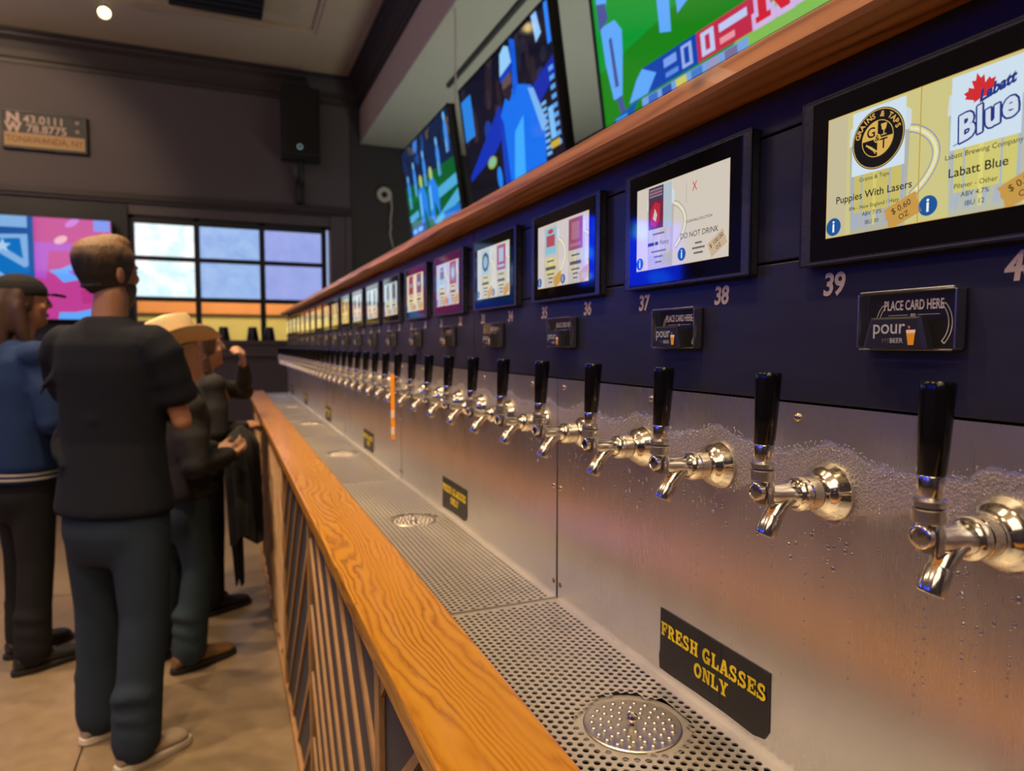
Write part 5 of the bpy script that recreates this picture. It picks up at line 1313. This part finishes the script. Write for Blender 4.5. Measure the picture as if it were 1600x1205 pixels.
def stand(t, name, head_M, neck, arms, legs, skinmat, sh, scale=1.0):
    """the body itself, one continuous surface from crown to ankle"""
    b = head_mb(head_M)
    limb(b, [neck[0], neck[1], neck[2]], (0.060, 0.056, 0.054))
    eltorso(b, [(legs[0][0][2] - 0.08, 0, neck[3][1], .10, .08), (legs[0][0][2] + 0.08, 0, neck[3][1], .135, .10), (neck[3][2] - 0.35, 0, neck[3][1] * .8, .130, .09), (neck[3][2] - 0.15, 0, neck[0][1], .155, .10), (neck[3][2] - 0.05, 0, neck[0][1], .150, .075), (neck[3][2], 0, neck[0][1], .07, .05)])
    for (s_, e, w_, d, n, cu, sd) in arms:
        s_, e, w_ = Vector(s_), Vector(e), Vector(w_)
        limb(b, [s_, (s_ + e) / 2, e, e + (w_ - e) * .4, w_], (.048, .040, .034, .035, .025)); hand(b, w_, d, n, cu, sd)
    for hp, kn, an in legs:
        limb(b, [hp, (Vector(hp) + Vector(kn)) / 2, kn, (Vector(kn) + Vector(an)) / 2 + Vector((0, -.01, .04)), an], (.068, .056, .042, .042, .032))
    return skin(b, name, skinmat, t, 0.0075, 3)
def sleeve(b, s, e, w, k=1.0):
    s, e, w = Vector(s), Vector(e), Vector(w)
    s2 = Vector((s.x * 0.86, s.y, s.z))
    limb(b, [s2, s, (s + e) / 2, e, e + (w - e) * .4, e + (w - e) * .93], tuple(q * k for q in (.072, .073, .066, .060, .056, .043)))
def rot_head(pivot, turn, tilt, roll=0):
    return Matrix.Translation(pivot) @ Matrix.Rotation(R(turn), 4, 'Z') @ Matrix.Rotation(R(tilt), 4, 'X') @ Matrix.Rotation(R(roll), 4, 'Y') @ Matrix.Translation((0, -0.005, 0.02))
def place(label, xy, face):
    return thing('person', label, 'person', (xy[0], xy[1], FLOOR), R(face - 90))

# --- man in the black T-shirt, seen from behind, arms crossed
t = place('person in black t-shirt and blue jeans with arms crossed, seen from behind', (-0.362, 2.69), 58)
Hm = rot_head((-0.015, 0.03, 1.545), -14, 4)
legs = [((0.088, 0, 0.90), (0.112, -0.02, 0.50), (0.115, -0.085, 0.085)), ((-0.088, 0, 0.90), (-0.115, 0.04, 0.50), (-0.135, 0.045, 0.085))]
arms = [((0.180, 0.0, 1.43), (0.222, 0.055, 1.165), (0.06, 0.205, 1.185), (-1, 0.05, 0.12), (0, -1, 0.3), 0.5, 1), ((-0.180, 0.0, 1.43), (-0.205, 0.085, 1.165), (-0.05, 0.235, 1.22), (1, 0.0, -0.05), (0, -1, 0.2), 0.6, -1)]
stand(t, 'body', Hm, [(0, -0.015, 1.46), (0, 0.0, 1.52), (0, 0.012, 1.60), (0, 0, 1.47)], arms, legs, M['skin2'], 0)
face_bits(t, Hm)
b = MB()
eltorso(b, [(0.855, 0, -.005, .203, .150), (0.87, 0, -.005, .207, .152), (0.98, 0, -.005, .190, .135), (1.10, 0, 0, .178, .126), (1.24, 0, .002, .186, .134), (1.35, 0, -.004, .194, .134), (1.43, 0, -.012, .184, .118), (1.475, 0, -.014, .150, .095), (1.51, 0, -.012, .088, .074), (1.525, 0, -.010, .072, .066)])
for sx in (-1, 1):
    limb(b, [(sx * .160, -.008, 1.43), (sx * .192, 0.0, 1.39), (sx * (.207 if sx > 0 else .200), .022, 1.315), (sx * (.214 if sx > 0 else .200), .038, 1.268)], (.074, .074, .070, .062))
    if sx > 0: b.lathe([(0, .058), (.012, .069), (.05, .071), (.075, .060)], (sx * (.217 if sx > 0 else .200), .047, 1.225), (-sx * .16, -.16, 1), 18)
for z, a0, ln in ((1.02, 2.2, .22), (1.18, 1.4, .26), (1.26, 3.0, .2)):      # cloth folds across the back
    b.tube([(0.14 * math.cos(a0 + k * .3) * 1.2, -0.125 + 0.02 * k, z + k * ln / 6) for k in range(5)], [0.004, 0.012, 0.014, 0.012, 0.004], 8)
skin(b, 'tshirt', M['tee'], t, 0.011, 4)
trousers(t, M['jeans1'], (0, 0), legs, 'jeans', waist=(.168, .122), top=.93)
shoe(t, legs[0][2], 26, M['sneaker'], M['sole'], 'sneaker', 0.245); shoe(t, legs[1][2], 20, M['sneaker'], M['sole'], 'sneaker', 0.245)
def ex(b_): b_.ell((0, .026, .206), (.058, .068, .040))
b = hair_cap(Hm, None, t, 1.085, extra=ex)
eltorso(b, [(z, 0, cy - 0.012, rx * 1.09, ry * 1.05) for z, cy, rx, ry in [(0.040, .004, .042, .050), (0.055, .012, .055, .068)] + HEAD[4:8]], 24); b.xf(Hm)
skin(b, 'hair', M['hair_fade'], t, 0.008, 2, [(Hm @ Vector((0, .062, .15)), Hm.to_3x3() @ Vector((0, 1, -.55))), (Hm @ Vector((0, .014, .10)), Hm.to_3x3() @ Vector((0, 1, 1.2)))][:1] + [(Hm @ Vector((0, .030, .06)), Hm.to_3x3() @ Vector((0, 1, -1.1)))])
b = MB(); eltorso(b, [(-0.018, 0, .046, .022, .022), (0.0, 0, .044, .036, .036), (0.015, 0, .036, .047, .052), (0.04, 0, .024, .0595, .071), (0.065, 0, .014, .0655, .083), (0.075, 0, .012, .064, .081)]); b.xf(Hm)
skin(b, 'beard', M['hair_dark'], t, 0.008, 2, [(Hm @ Vector((0, .022, .05)), Hm.to_3x3() @ Vector((0, -1, 0)))])

# --- person in the cowboy hat
t = place('person in straw cowboy hat, charcoal jacket and jeans facing the taps', (-0.212, 3.33), 24)
Hm = rot_head((0, 0.045, 1.245), -6, 8)
legs = [((0.082, 0, 0.80), (0.085, 0.05, 0.45), (0.085, 0.00, 0.080)), ((-0.082, 0, 0.80), (-0.10, 0.0, 0.45), (-0.12, -0.06, 0.080))]
arms = [((0.165, 0.0, 1.16), (0.215, 0.0, 0.92), (0.09, 0.20, 0.93), (-0.6, 0.8, 0), (-0.3, -0.3, 1), 0.7, 1), ((-0.165, 0.0, 1.16), (-0.21, 0.02, 0.92), (-0.08, 0.21, 0.94), (0.6, 0.8, 0), (0.3, -0.3, 1), 0.7, -1)]
stand(t, 'body', Hm, [(0, 0.02, 1.16), (0, 0.035, 1.21), (0, 0.048, 1.28), (0, 0.01, 1.19)], arms, legs, M['skin'], 0)
face_bits(t, Hm)
b = MB()
eltorso(b, [(0.76, 0, -.005, .180, .135), (0.80, 0, 0, .184, .136), (0.92, 0, 0.0, .172, .126), (1.02, 0, .005, .180, .130), (1.11, 0, .01, .188, .128), (1.17, 0, .01, .175, .108), (1.215, 0, .018, .115, .085), (1.245, 0, .028, .072, .070)])
for s_, e_, w_, *_r in arms: sleeve(b, s_, e_, w_)
skin(b, 'jacket', M['jacket_dark'], t, 0.011, 4)
trousers(t, M['jeans2'], (0, 0), legs, 'jeans', r=(.092, .080, .066, .066, .074), waist=(.155, .115), top=.83)
MB().lathe([(0, .158), (.001, .163), (.032, .163), (.033, .158)], (0, 0, .775), seg=28).xf(Matrix.Diagonal((1.1, .82, 1, 1))).build('belt', M['leather'], t)
shoe(t, legs[0][2], -6, M['boot'], M['blackshoe'], 'boot'); shoe(t, legs[1][2], 4, M['boot'], M['blackshoe'], 'boot')
b = hair_cap(Hm, None, t, 1.03); b.xf(Hm)
skin(b, 'hair', M['hair_dark'], t, 0.008, 2, [(Hm @ Vector((0, .005, .10)), Hm.to_3x3() @ Vector((0, 1, -.1))), (Hm @ Vector((0, 0, .165)), Hm.to_3x3() @ Vector((0, 0, 1)))])
b = MB(); n = 36; Hh = Hm @ Matrix.Translation((0, 0, .155)) @ Matrix.Rotation(R(9), 4, 'X')
brim = []
for r, dz in ((0.0, 0), (.075, 0.0), (.115, .004), (.150, .012), (.172, .020), (.175, .024), (.172, .026), (.150, .018), (.115, .010), (.075, .006), (0.0, .006)):
    rr = max(r, .001)
    brim.append([(rr * math.cos(a) * 0.86, rr * math.sin(a) * 1.12, dz + (0.062 * (abs(math.cos(a)) ** 2.0) * max(0, (r - .085) / .09)) - 0.035 * (abs(math.sin(a)) ** 3) * max(0, (r - .085) / .09)) for a in [2 * PI * j / n for j in range(n)]])
b.rings(brim).xf(Hh); hat = b.build('hat_brim', M['straw'], t)
b = MB(); rows = []
for z, rx, ry, dent in ((0.0, .083, .105, 0), (.035, .083, .104, 0), (.085, .080, .100, .0), (.122, .074, .094, .004), (.142, .064, .086, .010), (.146, .047, .070, .024), (.138, .022, .045, .030), (.132, .002, .01, .030)):
    rows.append([(rx * math.cos(a), ry * math.sin(a), z + .004 * math.sin(a) - dent * (1 - abs(math.cos(a)) ** 2) * (0.6 if math.sin(a) < 0 else 1)) for a in [2 * PI * j / n for j in range(n)]])
b.rings(rows).xf(Hh).build('hat_crown', M['straw'], t)
MB().lathe([(0.004, .0835), (.005, .0855), (.022, .0850), (.023, .083)], seg=36).xf(Hh @ Matrix.Diagonal((1, 1.25, 1, 1))).build('hat_band', M['felt'], t)

# --- person with long hair, hand raised to the chin
t = place('person with long brown hair and dark jacket, hand raised to chin', (-0.145, 3.95), 26)
Hm = rot_head((0, 0.06, 1.285), -10, 8)
legs = [((0.080, 0, 0.82), (0.085, 0.03, 0.46), (0.085, 0.02, 0.08)), ((-0.080, 0, 0.82), (-0.09, 0.0, 0.46), (-0.09, -0.03, 0.08))]
arms = [((0.165, 0.02, 1.22), (0.205, 0.02, 0.98), (0.12, 0.20, 0.99), (-0.3, 0.9, 0.05), (-0.4, 0, -1), 0.6, 1), ((-0.165, 0.02, 1.22), (-0.05, 0.295, 1.165), (0.03, 0.245, 1.315), (0.35, -0.2, 0.75), (-0.3, -0.9, 0.1), 0.9, -1)]
stand(t, 'body', Hm, [(0, 0.015, 1.24), (0, 0.035, 1.29), (0, 0.05, 1.35), (0, 0, 1.25)], arms, legs, M['skin'], 0)
face_bits(t, Hm)
b = MB()
eltorso(b, [(0.74, 0, -.005, .170, .130), (0.80, 0, 0, .172, .130), (0.93, 0, 0, .155, .112), (1.06, 0, .012, .165, .128), (1.15, 0, .015, .172, .122), (1.22, 0, .014, .160, .098), (1.265, 0, .014, .105, .076), (1.29, 0, .02, .072, .066)])
for s_, e_, w_, *_r in arms: sleeve(b, s_, e_, w_, 0.84)
skin(b, 'jacket', M['jacket_dark'], t, 0.011, 4)
MB().tube([(-.085, .0, 1.30), (-.06, .085, 1.25), (-.02, .125, 1.16), (0.0, .135, 1.06), (0.0, .130, 0.98)], [(.018, .012), (.03, .014), (.035, .015), (.03, .012), (.02, .01)], 12).tube([(.085, .0, 1.30), (.065, .085, 1.25), (.035, .125, 1.15), (.025, .138, 1.05), (.02, .130, 0.98)], [(.018, .012), (.03, .014), (.035, .015), (.03, .012), (.02, .01)], 12).build('collar', M['scarf'], t)
trousers(t, M['blackcloth'], (0, 0), legs, 'trousers', r=(.088, .076, .060, .058, .060), waist=(.150, .112), top=.85)
shoe(t, legs[0][2], -4, M['blackshoe'], M['blackshoe']); shoe(t, legs[1][2], 4, M['blackshoe'], M['blackshoe'])
def exl(b_):
    b_.tube([(0, -.055, .17), (0, -.085, .09), (0, -.082, .0), (0, -.088, -.10), (.01, -.085, -.20)], [(.072, .045), (.080, .050), (.085, .042), (.080, .036), (.045, .022)], 16, up=(0, 1, 0))
    for sx in (-1, 1): b_.tube([(sx * .060, -.02, .16), (sx * .076, -.030, .08), (sx * .082, -.02, -.02), (sx * .080, .0, -.11), (sx * .07, .01, -.18)], [.026, .030, .030, .026, .012], 12)
b = hair_cap(Hm, None, t, 1.07, extra=exl); b.xf(Hm)
skin(b, 'hair', M['hair_long'], t, 0.010, 9, [(Hm @ Vector((0, .058, .15)), Hm.to_3x3() @ Vector((0, 1, -.25)))])

# --- person in the blue jacket and black cap at the left
t = place('person in blue jacket and black cap with long brown hair at the left', (-0.84, 3.60), 34)
Hm = rot_head((0, 0.03, 1.485), -10, 2)
legs = [((0.085, 0, 0.88), (0.095, 0.0, 0.49), (0.100, -0.03, 0.085)), ((-0.085, 0, 0.88), (-0.10, 0.02, 0.49), (-0.12, 0.02, 0.085))]
arms = [((0.185, 0.0, 1.38), (0.255, 0.02, 1.10), (0.17, 0.22, 1.06), (-0.4, 0.9, 0.05), (-0.7, 0, 0.5), 0.6, 1), ((-0.185, 0.0, 1.38), (-0.25, 0.02, 1.10), (-0.14, 0.22, 1.10), (0.4, 0.9, 0.05), (0.7, 0, 0.5), 0.6, -1)]
stand(t, 'body', Hm, [(0, -0.012, 1.40), (0, 0.005, 1.45), (0, 0.02, 1.52), (0, 0, 1.41)], arms, legs, M['skin2'], 0)
face_bits(t, Hm)
b = MB()
eltorso(b, [(0.86, 0, -.005, .180, .140), (0.90, 0, -.005, .200, .155), (1.02, 0, -.005, .198, .150), (1.15, 0, 0, .200, .148), (1.27, 0, 0, .205, .146), (1.36, 0, -.006, .200, .126), (1.415, 0, -.01, .145, .098), (1.45, 0, -.008, .085, .078)])
for s_, e_, w_, *_r in arms: sleeve(b, s_, e_, w_, 0.98)
skin(b, 'varsity_jacket', M['bluejacket'], t, 0.011, 4)
for z in (0.852, 0.873):
    MB().lathe([(0, .178), (.001, .184), (.009, .184), (.010, .178)], (0, 0, z), seg=36).xf(Matrix.Translation((0, -.005, 0)) @ Matrix.Diagonal((1.04, .82, 1, 1))).build('white_stripe', M['whiterib'], t)
MB().lathe([(0, .170), (.002, .177), (.050, .180), (.052, .17)], (0, 0, .838), seg=36).xf(Matrix.Translation((0, -.005, 0)) @ Matrix.Diagonal((1.04, .82, 1, 1))).build('rib_hem', M['bluejacket'], t)
trousers(t, M['blackcloth'], (0, 0), legs, 'trousers', r=(.098, .086, .072, .068, .074), waist=(.165, .125), top=.91)
shoe(t, legs[0][2], 4, M['blackshoe'], M['blackshoe']); shoe(t, legs[1][2], -4, M['blackshoe'], M['blackshoe'])
b = hair_cap(Hm, None, t, 1.05, extra=exl); b.xf(Hm)
skin(b, 'hair', M['hair_long'], t, 0.010, 9, [(Hm @ Vector((0, .040, .15)), Hm.to_3x3() @ Vector((0, 1, -.2))), (Hm @ Vector((0, 0, .165)), Hm.to_3x3() @ Vector((0, 0, 1)))])
b = MB(); eltorso(b, [(z, 0, cy, rx * 1.10 + .003, ry * 1.08 + .003) for z, cy, rx, ry in [(.135, 0, .074, .097)] + HEAD[6:]], 24); b.xf(Hm)
skin(b, 'cap', M['blackcloth'], t, 0.008, 2)
MB().tube([(0, .085, .142), (0, .12, .146), (0, .155, .140), (0, .172, .134)], [(.066, .004), (.070, .004), (.058, .004), (.025, .003)], 16).xf(Hm).build('cap_brim', M['blackcloth'], t)

# --- jacket carried over the forearm of the long haired person
t = thing('draped_jacket', 'grey and black jacket hanging in folds over a forearm beside the rail', 'jacket', (0.06, 3.66, FLOOR + 0.95))
def drape(x0, y0, rx, ry, z0, z1, nf, ph, amp, taper):
    b = MB(); seg = 48; rows = []
    for i in range(13):
        f = i / 12; z = z0 + (z1 - z0) * f; k = 1 - taper * f
        kk = math.sin(min(1, f * 5 + 0.12) * PI / 2)
        rows.append([((rx * k * kk + amp * f ** 0.5 * math.cos(nf * a + ph + f)) * math.cos(a) + x0 + 0.02 * f, (ry * k * kk + amp * f ** 0.5 * math.cos(nf * a + ph + f)) * math.sin(a) + y0, z + 0.03 * math.sin(3 * a + ph) * f) for a in [2 * PI * j / seg for j in range(seg)]])
    return b.rings(rows)
drape(0.0, 0.0, 0.085, 0.075, 0.07, -0.50, 7, 0.5, 0.012, 0.15).build('main_drape', M['greycloth'], t)
drape(0.045, -0.04, 0.035, 0.04, -0.02, -0.42, 5, 1.2, 0.006, 0.2).build('side_fold', M['blackcloth'], t)
drape(-0.035, 0.01, 0.035, 0.045, -0.30, -0.72, 5, 2.0, 0.006, 0.5).build('hanging_sleeve', M['blackcloth'], t)
